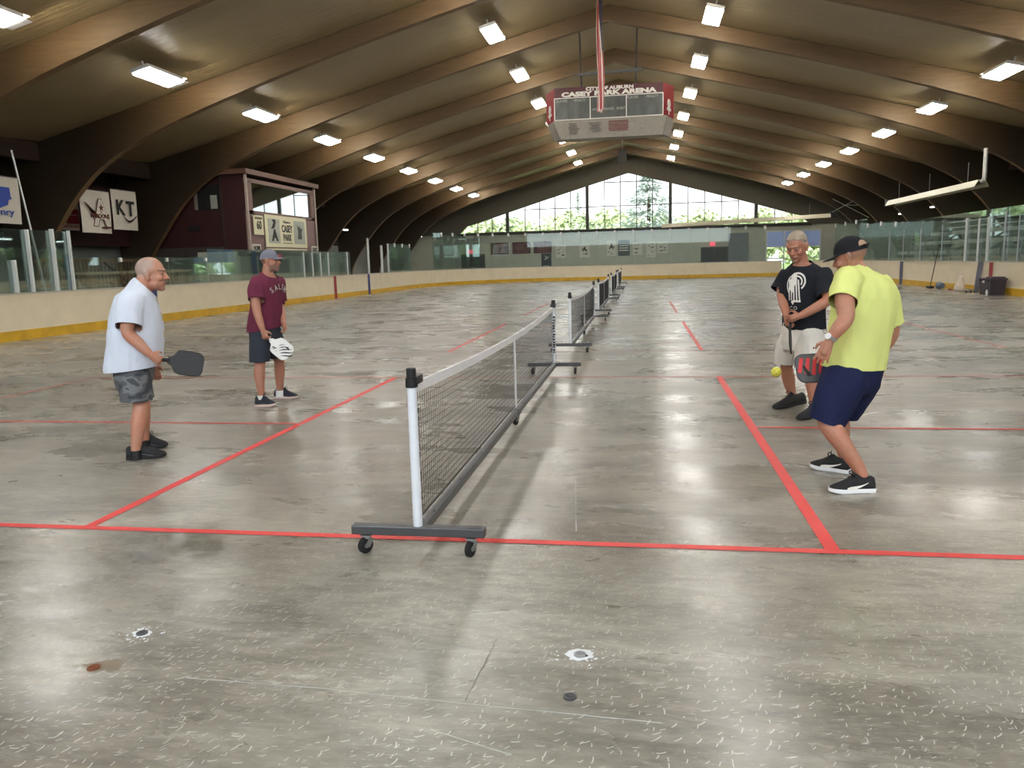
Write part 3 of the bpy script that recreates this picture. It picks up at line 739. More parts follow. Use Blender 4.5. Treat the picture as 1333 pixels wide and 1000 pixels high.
B().box((-.45, DY/2, DZ+.1), (1.3, DY+.5, .2)).done('roof_fascia', mat('fascia_wood', srgb(96, 66, 52), .55, var=.15), pb)
pb = thing('partition_wall', 'dark red partition with small window left of the press box', 'partition', (-14.8, 26.9, 2.13))
B().box((-3.3, .06, DZ/2), (4.3, .1, DZ)).done('panel', darkred, pb)
sw = B(); sw.box((-1.75, -.0, 2.35), (1.25, .04, 1.0)); so = sw.done('window', black, pb)
B().box((-2.3, -.03, 2.35), (.14, .05, 1.0)).done('frame', mat('grey_frame', srgb(118, 112, 104), .5), so); B().box((-1.5, -.03, 2.15), (.3, .03, .55)).done('screen', greywall, so)
B().box((-2.5, -.02, 1.1), (.5, .04, .22)).done('vent', black, pb)
B().box((-3.3, -.06, .14), (4.3, .3, .34)).done('sill_beam', mat('dark_beam', srgb(58, 52, 50), .6), pb)
XF = -14.74
def wall_sign(name, label, cat, x, y0, y1, z0, z1, m, group=None, th=.03):
    t = thing(name, label, cat, (x, (y0+y1)/2, z0), group)
    B().box((0, 0, (z1-z0)/2), (th, y1-y0, z1-z0)).done('board', m, t); return t
sg = wall_sign('welcome_sign', 'wide cream welcome sign across the front of the press box', 'sign', XF, 28.1, 32.35, 2.42, 3.8, cream_sign)
b = B()
for y0, y1 in ((-1.85, -.75), (.72, 1.9)): B().box((.02, (y0+y1)/2, .69), (.012, y1-y0, 1.05)).done('picture_panel', sign_grey, sg)
text('Welcome to', (.022, 0, 1.13), Y1, Z1, .75, .12, ink, sg); text('CASEY', (.022, 0, .83), Y1, Z1, 1.1, .33, ink, sg, bold=.03); text('PARK', (.022, 0, .44), Y1, Z1, .85, .3, ink, sg, bold=.03)
b = B(); b.box((.02, 0, .19), (.01, 1.0, .04)); b.done('underline', mat('grey_line', srgb(120, 116, 100), .6), sg)
text('A', (.03, -1.28, .52), Y1, Z1, .62, .52, ink, sg, bold=.05)
b = B(); b.prism([(-.35, .0), (-.05, .04), (.12, .3), (.05, .42), (-.25, .4), (-.1, .28), (-.25, .1)], (.03, -1.25, .78), Y1, Z1, .01); b.done('wing_emblem', ink, sg)
b = B(); b.prism([(-.2, 0), (.22, 0), (.2, .3), (.34, .5), (.1, .48), (.05, .62), (-.06, .5), (-.24, .66), (-.14, .35)], (.03, 1.3, .4), Y1, Z1, .01); b.done('figure_emblem', mat('dark_green_ink', srgb(62, 66, 60), .6), sg)
b = B(); b.box((.0, -.5, -.09), (.03, 3.2, .07)); b.box((.0, 1.6, -.09), (.03, .9, .07)); b.done('lower_strip', cream_sign, sg)
s2 = wall_sign('number_sign', 'small upright cream sign with number left of the welcome sign', 'sign', XF, 27.1, 27.95, 2.92, 3.72, cream_sign)
text('60', (.022, .03, .4), Y1, Z1, .42, .36, ink, s2, bold=.02); B().box((.02, 0, .68), (.01, .62, .09)).done('heading', mat('olive_print', srgb(90, 88, 62), .6), s2)
s3 = wall_sign('home_sign', 'small white sign reading HOME at lower left of the press box', 'sign', XF, 26.85, 27.6, 2.2, 2.52, banner_white); text('HOME', (.022, 0, .16), Y1, Z1, .6, .19, ink, s3, bold=.03)
s4 = wall_sign('guest_sign', 'small white sign reading GUEST at lower right of the press box', 'sign', XF, 32.85, 33.55, 2.2, 2.52, banner_white); text('GUEST', (.022, 0, .16), Y1, Z1, .56, .19, ink, s4, bold=.03)

# stored things under the press box
cb = thing('white_cabinet', 'tall pale grey cabinet standing under the press box', 'cabinet', (-15.6, 25.6, 0))
B().box((0, 0, 1.1), (1.3, .8, 2.2), bev=.02).done('body', sign_grey, cb); B().box((.1, -.43, 1.55), (.7, .05, .5)).done('door_panel', banner_white, cb); B().box((.1, -.43, .9), (.9, .05, .7)).done('drawer_panel', greywall, cb)
for i, (y, x) in enumerate(((27.2, -14.6), (28.0, -14.8), (28.7, -14.9))):
    o = B().box((0, 0, .95), (.04, .55, 1.9), Matrix.Rotation(.16, 3, 'Y')).done('spare_glass_sheet', pane_glass, loc=(x, y, .02)); tag(o, f'spare rink glass panel leaning under the press box, {ORD[i]} from the left', 'glass panel', 'spare panels under the press box')
# seating, railings and red panel behind the left glass
tag(B().box((-19.95, 23.5, 3.7), (.1, 5.8, 2.3)).done('backing_panel', darkred), 'dark red wall panel behind the hanging banners', 'panel')
st = thing('wooden_stand', 'brown wooden spectator stand with slatted railing behind the left glass', 'stand', (-16.8, 21.2, 0))
b = B()
for i in range(3): b.box((-.55*i, 0, .35+.4*i), (.5, 7, .07)); 
b.done('bench_tier', benchwood, st)
b = B(); b.box((.5, 0, 1.5), (.09, 7, .1)); b.done('top_rail', mat('pale_rail', srgb(170, 150, 120), .5), st)
b = B(); b.box((-1.5, .6, 1.95), (.09, 5.6, .1)); b.done('back_rail', benchwood, st)
b = B()
for i in range(36): b.box((.5, -3.45+i*.195, .8), (.035, .05, 1.4))
for i in range(28): b.box((-1.5, -2.1+i*.195, 1.5), (.035, .05, .9))
b.done('slats', benchwood, st)
b = B()
for y in (-3.4, -1.1, 1.2, 3.4):
    b.box((-1.2, y, .6), (.1, .1, 1.2)); b.bar((.5, y-.02, .2), (-1.5, y-.02, 1.9), .08)
b.done('frame', darkwood, st)
tag(center(B().box((-17.6, 15.75, 1.9), (.04, .42, .42)).done('notice_sheet', mat('mint_sheet', srgb(104, 170, 146), .6))), 'mint green sheet fixed low beside the first left arch', 'notice')
# vertical lines in the dark bay
tag(center(B().bar((-16.0, 16.75, 0), (-16.4, 16.35, 5.0), .035).done('conduit_pipe', alu)), 'thin pale vertical pipe beside the blue printed banner', 'pipe')

# banners
def banner(label, y0, y1, z0, z1, m=banner_white, x=-18.1):
    t = thing('banner', label, 'banner', (x, (y0+y1)/2, z0), 'sponsor banners hanging above the left stands')
    w, h = y1-y0, z1-z0
    g = grid(lambda u, v: V((.03*math.sin(5*u+3*v)*(1-v)+.012, (u-.5)*w, v*h)), 14, 14).done('sheet', m, t, True); B().bar((0.0, -w/2, h), (0, w/2, h), .03).done('top_batten', gunmetal, t)
    for y in (-w*.4, w*.4): B().bar((0, y, h), (-18.72-x, y, 5.26-z0), .012).done('cord', black, t)
    return t, w, h
b1, w, h = banner('white banner with blue print at the far left edge', 16.55, 18.42, 3.08, 4.5)
text('er', (.06, -.2, 1.2), Y1, Z1, .36, .2, ink_blue, b1, bold=.02); text('Masonry', (.06, -.1, .32), Y1, Z1, 1.4, .27, ink_blue, b1, bold=.01)
b = B(); b.prism([(-.5, .1), (-.42, .3), (-.1, .22), (.0, .34), (.38, .33), (.4, .05), (.45, .0), (.3, -.05), (.25, -.2), (-.1, -.32), (-.4, -.1)], (.06, .12, .76), Y1, Z1, .006); b.done('map_print', ink_blue, b1)
b2, w, h = banner('red and white banner mostly hidden behind the first left arch', 21.2, 22.85, 3.08, 4.15, x=-19.5)
B().box((.05, .1, .5), (.006, 1.3, .52)).done('red_print', red, b2); b = B(); b.box((.05, .1, .13), (.006, 1.2, .09)); b.box((.056, .3, .55), (.006, .7, .06)); b.done('line_print', mat('pink_print', srgb(196, 140, 136), .6), b2)
b3, w, h = banner('white banner with a winged brown letter A', 21.12, 22.72, 2.92, 4.42)
me = text_mesh('A', .95, 1.0, .05, .004)
text('A', (.06, .22, .72), Y1, Z1, .95, 1.0, ink_brown, b3, bold=.07); text('A', (.066, .22, .72), Y1, Z1, .9, .95, banner_white, b3, bold=.045)
b = B()
for i in range(6): b.prism([(-.75+.1*i, .35-.07*i), (-.62+.1*i, .3-.07*i), (-.25+.07*i, -.06-.03*i), (-.36+.06*i, -.1-.02*i)], (.074, .1, .72), Y1, Z1, .004)
b.prism([(.0, .14), (.04, .04), (.14, .04), (.06, -.02), (.09, -.12), (0, -.06), (-.09, -.12), (-.06, -.02), (-.14, .04), (-.04, .04)], (.078, .22, .9), Y1, Z1, .004); b.done('wing_print', ink_brown, b3)
text('MAROONS', (.08, .12, .6), Y1, Z1, 1.0, .16, ink_brown, b3, bold=.03); B().box((.07, .45, .2), (.006, .5, .05)).done('caption_bar', ink_brown, b3)
b4, w, h = banner('white banner with black letters KT', 22.82, 24.3, 3.08, 4.55)
text('K', (.06, -.28, .82), Y1, Z1, .5, .56, ink, b4, bold=.03); text('T', (.06, .28, .8), Y1, Z1, .5, .56, ink, b4, bold=.03)
b = B(); ps = [(-.22+.8*i/12, -.02-.26*math.sin(PI*(i/12)**.8)) for i in range(13)]; b.prism(ps+[(x, y+.07*math.sin(PI*(.1+.8*i/12))+.01) for i, (x, y) in reversed(list(enumerate(ps)))], (.062, .05, .56), Y1, Z1, .006); b.done('swoosh', ink, b4)

# ------------------------------------------------------------------ far wall posters
YW = FAR-.028
for i, (x0, x1, z0, z1) in enumerate(((-12.7, -11.0, 2.22, 3.28), (-10.65, -8.97, 2.22, 3.28), (-8.67, -7.0, 2.22, 3.28))):
    t = thing('record_board', f'maroon board with pale text rows on the far wall, {ORD[i]} from the left', 'board', ((x0+x1)/2, YW, z0), 'maroon boards on the far wall')
    B().box((0, 0, .53), (x1-x0, .05, z1-z0)).done('board', maroon, t); b = B(); rnd = random.Random(i)
    for k in range(6): b.box((rnd.uniform(-.1, .1), -.03, .15+.145*k), (rnd.uniform(.8, 1.3), .01, .035))
    b.done('text_rows', mat('dull_pink', srgb(150, 104, 104), .6), t)
PC = ['pale poster right of the maroon boards', 'pale poster with small dark A above the second net', 'pale poster with a tall A', 'dark grey poster with a white band', 'pale poster with ring print', 'pale tall poster with speckled print', 'pale poster with dark print at the right end']
for i, (x0, x1, z0, z1) in enumerate(((-6.63, -5.7, 1.75, 2.95), (-4.45, -3.5, 1.73, 2.95), (-1.95, -1.1, 1.8, 3.15), (-.92, .12, 1.78, 3.18), (.4, 1.25, 1.85, 2.95), (1.6, 2.45, 1.57, 3.05), (2.6, 3.5, 1.95, 3.0))):
    t = thing('wall_poster', PC[i]+' on the far wall', 'poster', ((x0+x1)/2, YW, z0), 'posters on the far wall'); w, h = x1-x0, z1-z0
    B().box((0, 0, h/2), (w, .04, h)).done('sheet', mat('dark_poster', srgb(84, 96, 104), .6) if i == 3 else mat('pale_poster', srgb(212, 212, 202), .6), t)
    b = B(); rnd = random.Random(i+40)
    if i in (1, 2): text('A', (0, -.03, h*.62), X1, Z1, w*.45, h*.35, ink, t, bold=.04)
    for k in range(9 if i != 3 else 3):
        if i == 3: b.box((0, -.03, h*(.35+.15*k)), (w*.8, .01, .09))
        else: b.box((rnd.uniform(-.3, .3)*w, -.03, rnd.uniform(.12, .85)*h), (rnd.uniform(.05, .3), .01, rnd.uniform(.03, .1)))
    b.done('print', lettering if i == 3 else mat('poster_print', srgb(92, 92, 90), .6), t)
t = thing('dark_poster_panel', 'dark navy panel with a pale swirl below the third maroon board', 'poster', (-7.5, YW, .87))
B().box((0, 0, .66), (.92, .05, 1.32)).done('sheet', mat('navy_sheet', srgb(44, 54, 66), .5), t); b = B(); b.prism([(-.25, 0), (.1, .1), (.3, .35), (.05, .3), (-.2, .45), (-.05, .2)], (0, -.03, .7), X1, Z1, .01); b.box((0, -.03, .15), (.6, .01, .12)); b.done('swirl_print', sign_grey, t)

# ------------------------------------------------------------------ heaters, wall lamps, bleachers on the right
def heater(p, q, label, flue):
    p, q = V(p), V(q); t = thing('tube_heater', label, 'heater', (p+q)/2); mid = (p+q)/2; d = (q-p).normalized(); n = V((-d.y, d.x, 0))
    a, e = p-mid, q-mid; refl = mat('pale_reflector', srgb(196, 190, 166), .4, .2, var=.06)
    rs = []
    for P_ in (a, e): rs.append([P_+n*x+Z1*z for x, z in ((-.26, -.14), (-.13, .12), (.13, .12), (.26, -.14), (.25, -.15), (.12, .1), (-.12, .1), (-.25, -.15))])
    B().rings(rs).done('reflector', refl, t); B().tube([a, e], .06, 12).done('burner_tube', mat('dark_tube', srgb(86, 80, 72), .5, .5), t, 'auto')
    B().box(e-d*-.2+Z1*.02, (.34, .45, .34) if abs(d.y) > .5 else (.45, .34, .34), bev=.02).done('burner_box', black, t)
    b = B()
    for f in (.12, .5, .88): b.bar(a+(e-a)*f+Z1*.1, a+(e-a)*f+Z1*(.9), .015)
    b.done('hanger_chain', steel, t)
    if flue: B().tube([a+Z1*.05, a-d*.2+Z1*.1, a-d*.22+Z1*.3, a-d*.2+Z1*1.25], .075, 14).done('flue_pipe', mat('pale_flue', srgb(205, 203, 196), .35, .3), t, 'auto')
    return t
heater((14.0, 29.3, 4.03), (14.0, 40.6, 4.03), 'long pale tube heater with upright white flue on the right', True)
heater((2.6, 54.5, 3.78), (14.1, 54.5, 4.12), 'long pale tube heater crossing in front of the gable window', False)
for i, (x, y, z) in enumerate(((18.6, 47.8, 4.1), (18.6, 53.8, 4.02), (18.6, 59.6, 3.98))):
    t = thing('work_light', f'small lit tube lamp under the right eaves, {ORD[i]} from the camera', 'lamp', (x, y, z), 'small lamps under the right eaves')
    B().box((0, 0, .07), (.22, 1.25, .06)).done('housing', white, t); B().box((0, 0, .02), (.16, 1.2, .05)).done('tube', tube_m, t); B().bar((0, 0, .1), (0, 0, 1.5), .02).done('drop_rod', steel, t)
t = thing('work_light', 'small lit tube lamp between the left arches beyond the press box', 'lamp', (-18.7, 47.6, 3.92)); B().box((0, 0, .07), (.22, 1.25, .06)).done('housing', white, t); B().box((0, 0, .02), (.16, 1.2, .05)).done('tube', tube_m, t); B().bar((0, 0, .1), (0, 0, 1.5), .02).done('drop_rod', steel, t)
t = thing('work_light', 'tiny lit lamp near the left far corner', 'lamp', (-18.6, 66.0, 3.95)); B().box((0, 0, .07), (.22, .8, .06)).done('housing', white, t); B().box((0, 0, .02), (.16, .75, .05)).done('tube', tube_m, t)
bt = thing('bleacher', 'tiered pale bleacher behind the right glass', 'bleacher', (16.05, 36.5, 0))
b = B()
for i in range(3):
    for k in range(9): b.box((-.1+.85*i, -7.6+1.9*k, 1.42+.5*i), (.34, 1.55, .18))
b.done('bench_row', mat('pale_bench', srgb(176, 176, 166), .5), bt)
b = B()
for k in range(10):
    b.box((-.2, -8.5+1.9*k, .9), (.08, .08, 1.8)); b.bar((-.3, -8.5+1.9*k, 1.25), (2.0, -8.5+1.9*k, 2.6), .09)
for i in range(3): b.box((.2+.85*i, 0, 1.1+.5*i), (.5, 17, .06))
b.done('frame', mat('dark_steel_frame', srgb(58, 62, 64), .6), bt)
b = B(); b.box((2.3, 0, 3.05), (.07, 17, .07)); b.box((2.3, 0, 2.75), (.05, 17, .05)); b.done('top_rail', alu, bt)
tag(center(B().box((19.9, 33.6, 1.9), (.5, 1.2, 3.8)).done('brick_pier', mat('pier_paint', srgb(96, 92, 92), .7, var=.1))), 'grey pier between the right side windows', 'pier')
# rods of far right bracing
t = thing('brace_rods', 'thin pale crossed bracing rods at the right far eaves', 'brace', (17.5, 62, 4))
for p, q in (((-1.8, 0, .6), (.2, .3, 1.6)), ((-1.6, 0, 1.7), (1.2, .3, .2)), ((-.6, 0, 1.2), (1.6, .3, 1.1))): B().bar(p, q, .04).done('rod', alu, t)

# cleaning things against the right boards
br_ = thing('push_broom', 'dark push broom leaning on the right boards', 'broom', (12.8, 30.6, 0))
B().box((0, 0, .06), (.16, .5, .06), bev=.01).done('block', black, br_); b = B()
for k in range(14): b.box((0, -.22+k*.034, .018), (.12, .024, .036))
b.done('bristles', rubber, br_); B().tube([(0, 0, .08), (.14, -.35, 1.75)], .017, 10).done('handle', mat('dark_handle', srgb(52, 44, 40), .5), br_, 'auto')
dp = thing('dustpan_bucket', 'slate blue bucket lying beside the broom', 'bucket', (12.75, 29.35, 0))
b = B(); b.lathe((0, -.22, .15), [(.10, 0), (.13, .28), (.145, .3), (.145, .34), (.125, .34), (.12, .3), (.09, .02)], V((0, 1, 0)), 20); b.done('body', mat('slate_blue_plastic', srgb(84, 98, 116), .5), dp, 'auto'); B().tube([(-.13, .1, .15), (-.16, .2, .05), (-.1, .32, .02), (.1, .32, .02), (.14, .2, .05), (.13, .1, .15)], .006, 8, sub=3).done('bail_handle', steel, dp)
tag(center(B().ell((12.8, 28.5, .04), (.07, .09, .04), n=12, m=7).done('crumpled_cloth', mat('rust_cloth', srgb(140, 84, 60), .8))), 'small rust coloured crumple on the floor by the right kickplate', 'cloth')
b = B(); rnd = random.Random(9); rs = []
for z, r in ((0, .16), (.06, .19), (.2, .17), (.34, .12), (.44, .06), (.52, .09), (.56, .08)):
    rs.append([V((math.cos(2*PI*k/14)*r*rnd.uniform(.8, 1.15), math.sin(2*PI*k/14)*r*rnd.uniform(.8, 1.15), z)) for k in range(14)])
pbag = B().rings(rs).done('plastic_bag', mat('milky_plastic', srgb(214, 200, 184), .4, var=.15, bump=.4, bscale=12), smooth=True, loc=(12.82, 27.6, 0)); tag(pbag, 'crumpled milky plastic bag standing by the right kickplate', 'bag')
bn = thing('storage_bin', 'dark purple lidded storage bin by the right boards', 'bin', (12.72, 24.6, 0))
B().rings([[V((x*s, y*s2, z)) for x, y in ((-.25, -.46), (.25, -.46), (.25, .46), (-.25, .46))] for s, s2, z in ((.84, .9, .01), (1, 1, .52))]).done('tub', mat('dark_purple_plastic', srgb(52, 44, 56), .5), bn)
b = B(); b.box((0, 0, .535), (.54, .98, .05), bev=.01); b.box((.02, -.18, .58), (.4, .5, .06), bev=.01); b.done('lid', mat('bin_lid', srgb(60, 50, 62), .5), bn); B().box((-.262, .05, .44), (.012, .16, .07)).done('sticker', lettering, bn)
for y in (-.3, .3): B().box((-.27, y, .5), (.03, .1, .1), bev=.005).done('latch', black, bn)
tag(center(B().lathe((12.36, 24.1, 0), [(.035, 0), (.037, .14), (.02, .17), (.018, .2), (.0005, .2)], n=14).done('white_bottle', white)), 'small white bottle on the floor in front of the dark bin', 'bottle')
t = thing('caster_dolly', 'small dolly foot at the base of the grey upright', 'dolly', (12.72, 26.5, 0)); B().box((0, 0, .09), (.2, .5, .05), bev=.008).done('plate', steel, t)
for y in (-.2, .2): B().lathe((-.02, y, .04), [(.0005, 0), (.04, 0), (.04, .03), (.0005, .03)], X1, 14).done('wheel', rubber, t)

# ------------------------------------------------------------------ trees outside
leafm = [mat('leaf_light', srgb(200, 212, 168), .7, var=.16, scale=1.2), mat('leaf_mid', srgb(184, 200, 156), .7, var=.16, scale=1.2)]
spruce_m = mat('spruce_needles', srgb(196, 208, 200), .7, var=.15, scale=1.5); bark = mat('bark', srgb(92, 76, 60), .9)
def leaf_tree(rnd, h, r, n, m):
    b = B()
    blobs = [(V((rnd.uniform(-.45, .45)*r, rnd.uniform(-.45, .45)*r, h*(.2+.65*k/13))), r*rnd.uniform(.4, .6)) for k in range(14)]
    for _ in range(n):
        c, br = rnd.choice(blobs); d = V((rnd.gauss(0, 1), rnd.gauss(0, 1), rnd.gauss(0, 1))).normalized(); p = c+V((d.x*br, d.y*br, d.z*br*.9))*rnd.uniform(.4, 1.05)
        if p.z < .1: continue
        t = V((rnd.gauss(0, 1), rnd.gauss(0, 1), rnd.gauss(0, .6))).normalized(); u = t.cross(d).normalized() if t.cross(d).length > .1 else t.orthogonal(); s_ = rnd.uniform(.2, .42)
        b.quad(p-t*s_, p+u*s_*.6, p+t*s_, p-u*s_*.6)
    return b
def spruce(rnd, h, r, n):
    b = B()
    for _ in range(n):
        f = rnd.random()**1.4; z = h*(.06+.94*f); rr = r*(1-f)**.9*(1+.25*math.sin(z*5))*rnd.uniform(.35, 1.0); a = rnd.uniform(0, 2*PI); d = V((math.cos(a), math.sin(a), 0)); p = d*rr+Z1*(z-rr*.18)
        t = (d*1.0+Z1*rnd.uniform(-.5, .15)).normalized(); u = V((-d.y, d.x, rnd.uniform(-.4, .4))).normalized(); s_ = rnd.uniform(.25, .6)*(1.1-.5*f)
        b.quad(p-t*s_, p+u*s_*.3, p+t*s_, p-u*s_*.3)
    return b
rnd = random.Random(11); lt = []
for q in range(3):
    t = thing('leafy_tree', 'x', 'tree', group='leafy trees outside the hall')
    leaf_tree(rnd, 7.6, 3.0, 3600, leafm[q % 2]).done('crown', leafm[q % 2], t); B().tube([(0, 0, 0), (.1, .05, 3), (0, 0, 6)], [.28, .22, .1], 9).done('trunk', bark, t); lt.append(t)
spots = [(-33+6.6*i, 98) for i in range(11)]+[(-29.7+6.6*i, 107) for i in range(10)]
for i, (x, y) in enumerate(spots):
    o = lt[i] if i < 3 else copy_tree(lt[i % 3]); o.location = (x, y, -.42); s_ = rnd.uniform(.88, 1.08)*(1.12 if y > 100 else 1); o.scale = (1, 1, s_); o.rotation_euler = (0, 0, rnd.uniform(0, 6))
    o['label'] = f'pale green leafy tree outside the gable window, {ORD[i] if i < 11 else ORD[i-11]} from the left in the {"nearer" if i < 11 else "farther"} row'
for i, (x, y) in enumerate([(36, 40), (35, 48), (37, 56), (35, 64), (37, 72), (39, 80)]):
    o = copy_tree(lt[i % 3]); o.location = (x, y, -.42); o.rotation_euler = (0, 0, rnd.uniform(0, 6)); o.scale = (1, 1, 1); o['label'] = f'leafy tree outside the right side windows, {ORD[i]} from the camera'
t = thing('spruce_tree', 'tall blue green spruce outside the middle of the gable window', 'tree', (2.0, 89, -.42)); spruce(rnd, 13.5, 6.0, 7500).done('foliage', spruce_m, t); B().tube([(0, 0, 0), (0, 0, 15)], [.35, .04], 9).done('trunk', bark, t)
t = thing('spruce_tree', 'small dark spruce tip outside left of the big spruce', 'tree', (-8.5, 120, -.42)); spruce(rnd, 12.2, 2.6, 1400).done('foliage', spruce_m, t); B().tube([(0, 0, 0), (0, 0, 11.5)], [.3, .04], 9).done('trunk', bark, t)

#PART3
# ------------------------------------------------------------------ people
class Plane:
    """upright plane through a person's ground point, facing the camera; w = metres away from the camera"""
    def __init__(s, px, py):
        s.G = on(px, py, 2, 0); d = s.G-CAM; d.z = 0; s.dist = d.length; s.d = d.normalized(); s.r = V((s.d.y, -s.d.x, 0))
    def __call__(s, px, py, w=0.):
        k = ray(px, py); t = (s.dist+w)/k.dot(s.d); return CAM+k*t-s.G
    def dir(s, r, up=0., d=0.): return (s.r*r+Z1*up+s.d*d).normalized()
def paint(me, fn):
    at = me.color_attributes.new('Col', 'FLOAT_COLOR', 'POINT'); buf = []
    for v in me.vertices: buf.extend((*fn(v.co), 1.0))
    at.data.foreach_set('color', buf)
skin_m = mat('skin', (1, 1, 1), .5, var=.06, scale=60, attr=True, sss=.08, bump=.06, bscale=220)
def sstep(a, b, x): t = max(0, min(1, (x-a)/(b-a))); return t*t*(3-2*t)
def lerp3(a, b, t): return tuple(x+(y-x)*t for x, y in zip(a, b))
class Head:
    def __init__(s, c, f, up, sc): 
        s.c = V(c); s.F = V(f).normalized(); u = V(up); s.L = u.cross(s.F).normalized(); s.U = s.F.cross(s.L); s.s = sc
    def p(s, x, y, z): return s.c+(s.F*x+s.L*y+s.U*z)*s.s
    def q(s, p): d = V(p)-s.c; return d.dot(s.F)/s.s, d.dot(s.L)/s.s, d.dot(s.U)/s.s
    @property
    def ax(s): return (s.F, s.L, s.U)
    def e(s, b, c, r): b.ell(s.p(*c), [x*s.s for x in r], s.ax, 20, 14)
    def build(s, b, jowl=0.):
        e = s.e
        e(b, (-.012, 0, .034), (.096, .077, .086)); e(b, (.018, 0, -.02), (.072, .066, .09)); e(b, (.028, 0, -.068), (.058, .053+jowl, .046)); e(b, (.067, 0, -.096), (.023, .026, .021))
        e(b, (.068, 0, .03), (.026, .05, .013))
        for y in (-1, 1):
            e(b, (.058, y*.04, -.024), (.03, .024, .024)); e(b, (.099, y*.012, -.028), (.013, .01, .009))
            e(b, (-.008, y*.081, -.004), (.02, .013, .033)); e(b, (-.016, y*.088, .008), (.017, .010, .024)); e(b, (.0, y*.08, -.034), (.011, .011, .012))
        b.tube([s.p(.082, 0, .02), s.p(.097, 0, -.004), s.p(.108, 0, -.024)], [.0085*s.s, .0105*s.s, .0135*s.s], 10, dome=True)
        e(b, (.078, 0, -.058), (.02, .032, .022)); e(b, (.092, 0, -.0525), (.010, .022, .0055)); e(b, (.090, 0, -.0645), (.010, .019, .0065))
        for y in (-1, 1): e(b, (.074, y*.031, .004), (.0145, .0155, .0125))
def head_paint(H, skin, hair, hairfn, beard=0., lips=(.42, .17, .14), brow=(.15, .1, .07), must=0., mcol=None):
    def f(p):
        x, y, z = H.q(p)
        if z < -.125 or x*x+y*y+z*z > .045: return None
        c = skin; ay = abs(y)
        n = noise.noise(V(p)*18); c = lerp3(c, (c[0]*1.12, c[1]*.82, c[2]*.78), .35*sstep(0, .5, n)+.35*sstep(.03, .1, x)*sstep(.04, .0, abs(z+.02)))
        if beard: c = lerp3(c, (.10, .085, .075), beard*sstep(-.038, -.055, z)*sstep(-.01, .02, x)*(1 if ay < .07 else 0))
        if must: c = lerp3(c, mcol or (.2, .16, .13), must*sstep(.014, .007, abs(z+.043))*sstep(.036, .026, ay)*sstep(.07, .085, x))
        if x > .05:
            c = lerp3(c, brow, .75*sstep(.009, .004, abs(z-.027-.1*(.03-abs(ay-.033))))*sstep(.026, .018, abs(ay-.034)))
            if x > .06:
                de = math.hypot((ay-.031)/1.5, z-.004)
                c = lerp3(c, (.12, .06, .045), .7*sstep(.0125, .009, de))
                if math.hypot((ay-.031)/2.2, z-.003) < .0042: c = (.22, .17, .15)
                if math.hypot(ay-.031, z-.003) < .005: c = (.03, .025, .02)
                c = lerp3(c, lips, .8*sstep(.0125, .008, abs(z+.0585))*sstep(.026, .02, ay)*sstep(.075, .085, x))
                if abs(z+.0585) < .0022 and ay < .022 and x > .08: c = (.08, .03, .03)
                if abs(z+.034) < .004 and .004 < ay < .012 and x > .09: c = (.08, .035, .03)
        h = hairfn(x, y, z); c = lerp3(c, hair, h); return c
    return f
def hand(b, wr, d, n, t, curl=.5, size=1., spread=.0, thumb=1.):
    d = V(d).normalized(); t = V(t); t = (t-d*t.dot(d)).normalized(); nn = d.cross(t); n = nn if nn.dot(V(n)) > 0 else -nn; wr = V(wr); k = size
    b.tube([wr-d*.01*k, wr+d*.03*k, wr+d*.085*k], [.027*k, .030*k, .026*k], 12, dome=True)
    for i in range(4): b.tube([wr+d*.02*k+t*(.014-.009*i)*k, wr+d*.09*k+t*(.031-.0205*i)*k], [.015*k, .0125*k], 8, dome=True)
    b.tube([wr+d*.01*k, wr+d*.045*k+t*.03*k+n*.008*k], [.018*k, .017*k], 8, dome=True)
    for i in range(4):
        ln = (.074, .082, .076, .06)[i]*k; p = wr+d*.092*k+t*(.031-.0205*i)*k; a = curl*.55; pts = [p]; sd = spread*(1.5-i)*.12
        for seg, da in ((.46, curl*.9), (.30, curl*.8), (.24, curl*.5)):
            v = (d*math.cos(a)+n*math.sin(a)+t*sd).normalized(); p = p+v*ln*seg; pts.append(p); a += da
        b.tube(pts, [.0098*k, .0092*k, .0085*k, .0072*k], 8, dome=True)
    q0 = wr+d*.035*k+t*.034*k+n*.006*k; q1 = q0+(d*.55+t*.6*thumb+n*.25).normalized()*.036*k; q2 = q1+(d*.8+n*(.2+.5*curl)).normalized()*.03*k
    b.tube([q0, q1, q2], [.0135*k, .0115*k, .009*k], 8, dome=True)
def ringp(c, L, F, a, bb, e=2.3, n=28, up=0.):
    out = []
    for i in range(n):
        th = 2*PI*i/n; cx, sx = math.cos(th), math.sin(th)
        x = math.copysign(abs(cx)**(2/e), cx); y = math.copysign(abs(sx)**(2/e), sx)
        out.append(c+L*x*a+F*y*bb+Z1*up*(y))
    return out
def cut(me, p, nrm, filt=None):
    bm = bmesh.new(); bm.from_mesh(me)
    fs = [f for f in bm.faces if filt is None or filt(f.calc_center_median())]; es = {e for f in fs for e in f.edges}; vs = {v for f in fs for v in f.verts}
    bmesh.ops.bisect_plane(bm, geom=list(vs)+list(es)+fs, plane_co=V(p), plane_no=V(nrm), clear_outer=True)
    bm.to_mesh(me); bm.free()
def wrinkle(me, amp, sc, seed=0., stretch=(1, 1, .55), fold=None):
    amp *= 2.0
    for v in me.vertices:
        p = V((v.co.x*stretch[0], v.co.y*stretch[1], v.co.z*stretch[2]))*sc+V((seed, seed*2, seed*3))
        k = noise.noise(p)*.6+noise.noise(p*2.1)*.4
        k2 = 1-abs(noise.noise(p*.6+V((9, 3, 1))))*1.6
        v.co += v.normal*(amp*(k+.5*max(0, k2)))
def hem_band(me, nm, m, parent): pass
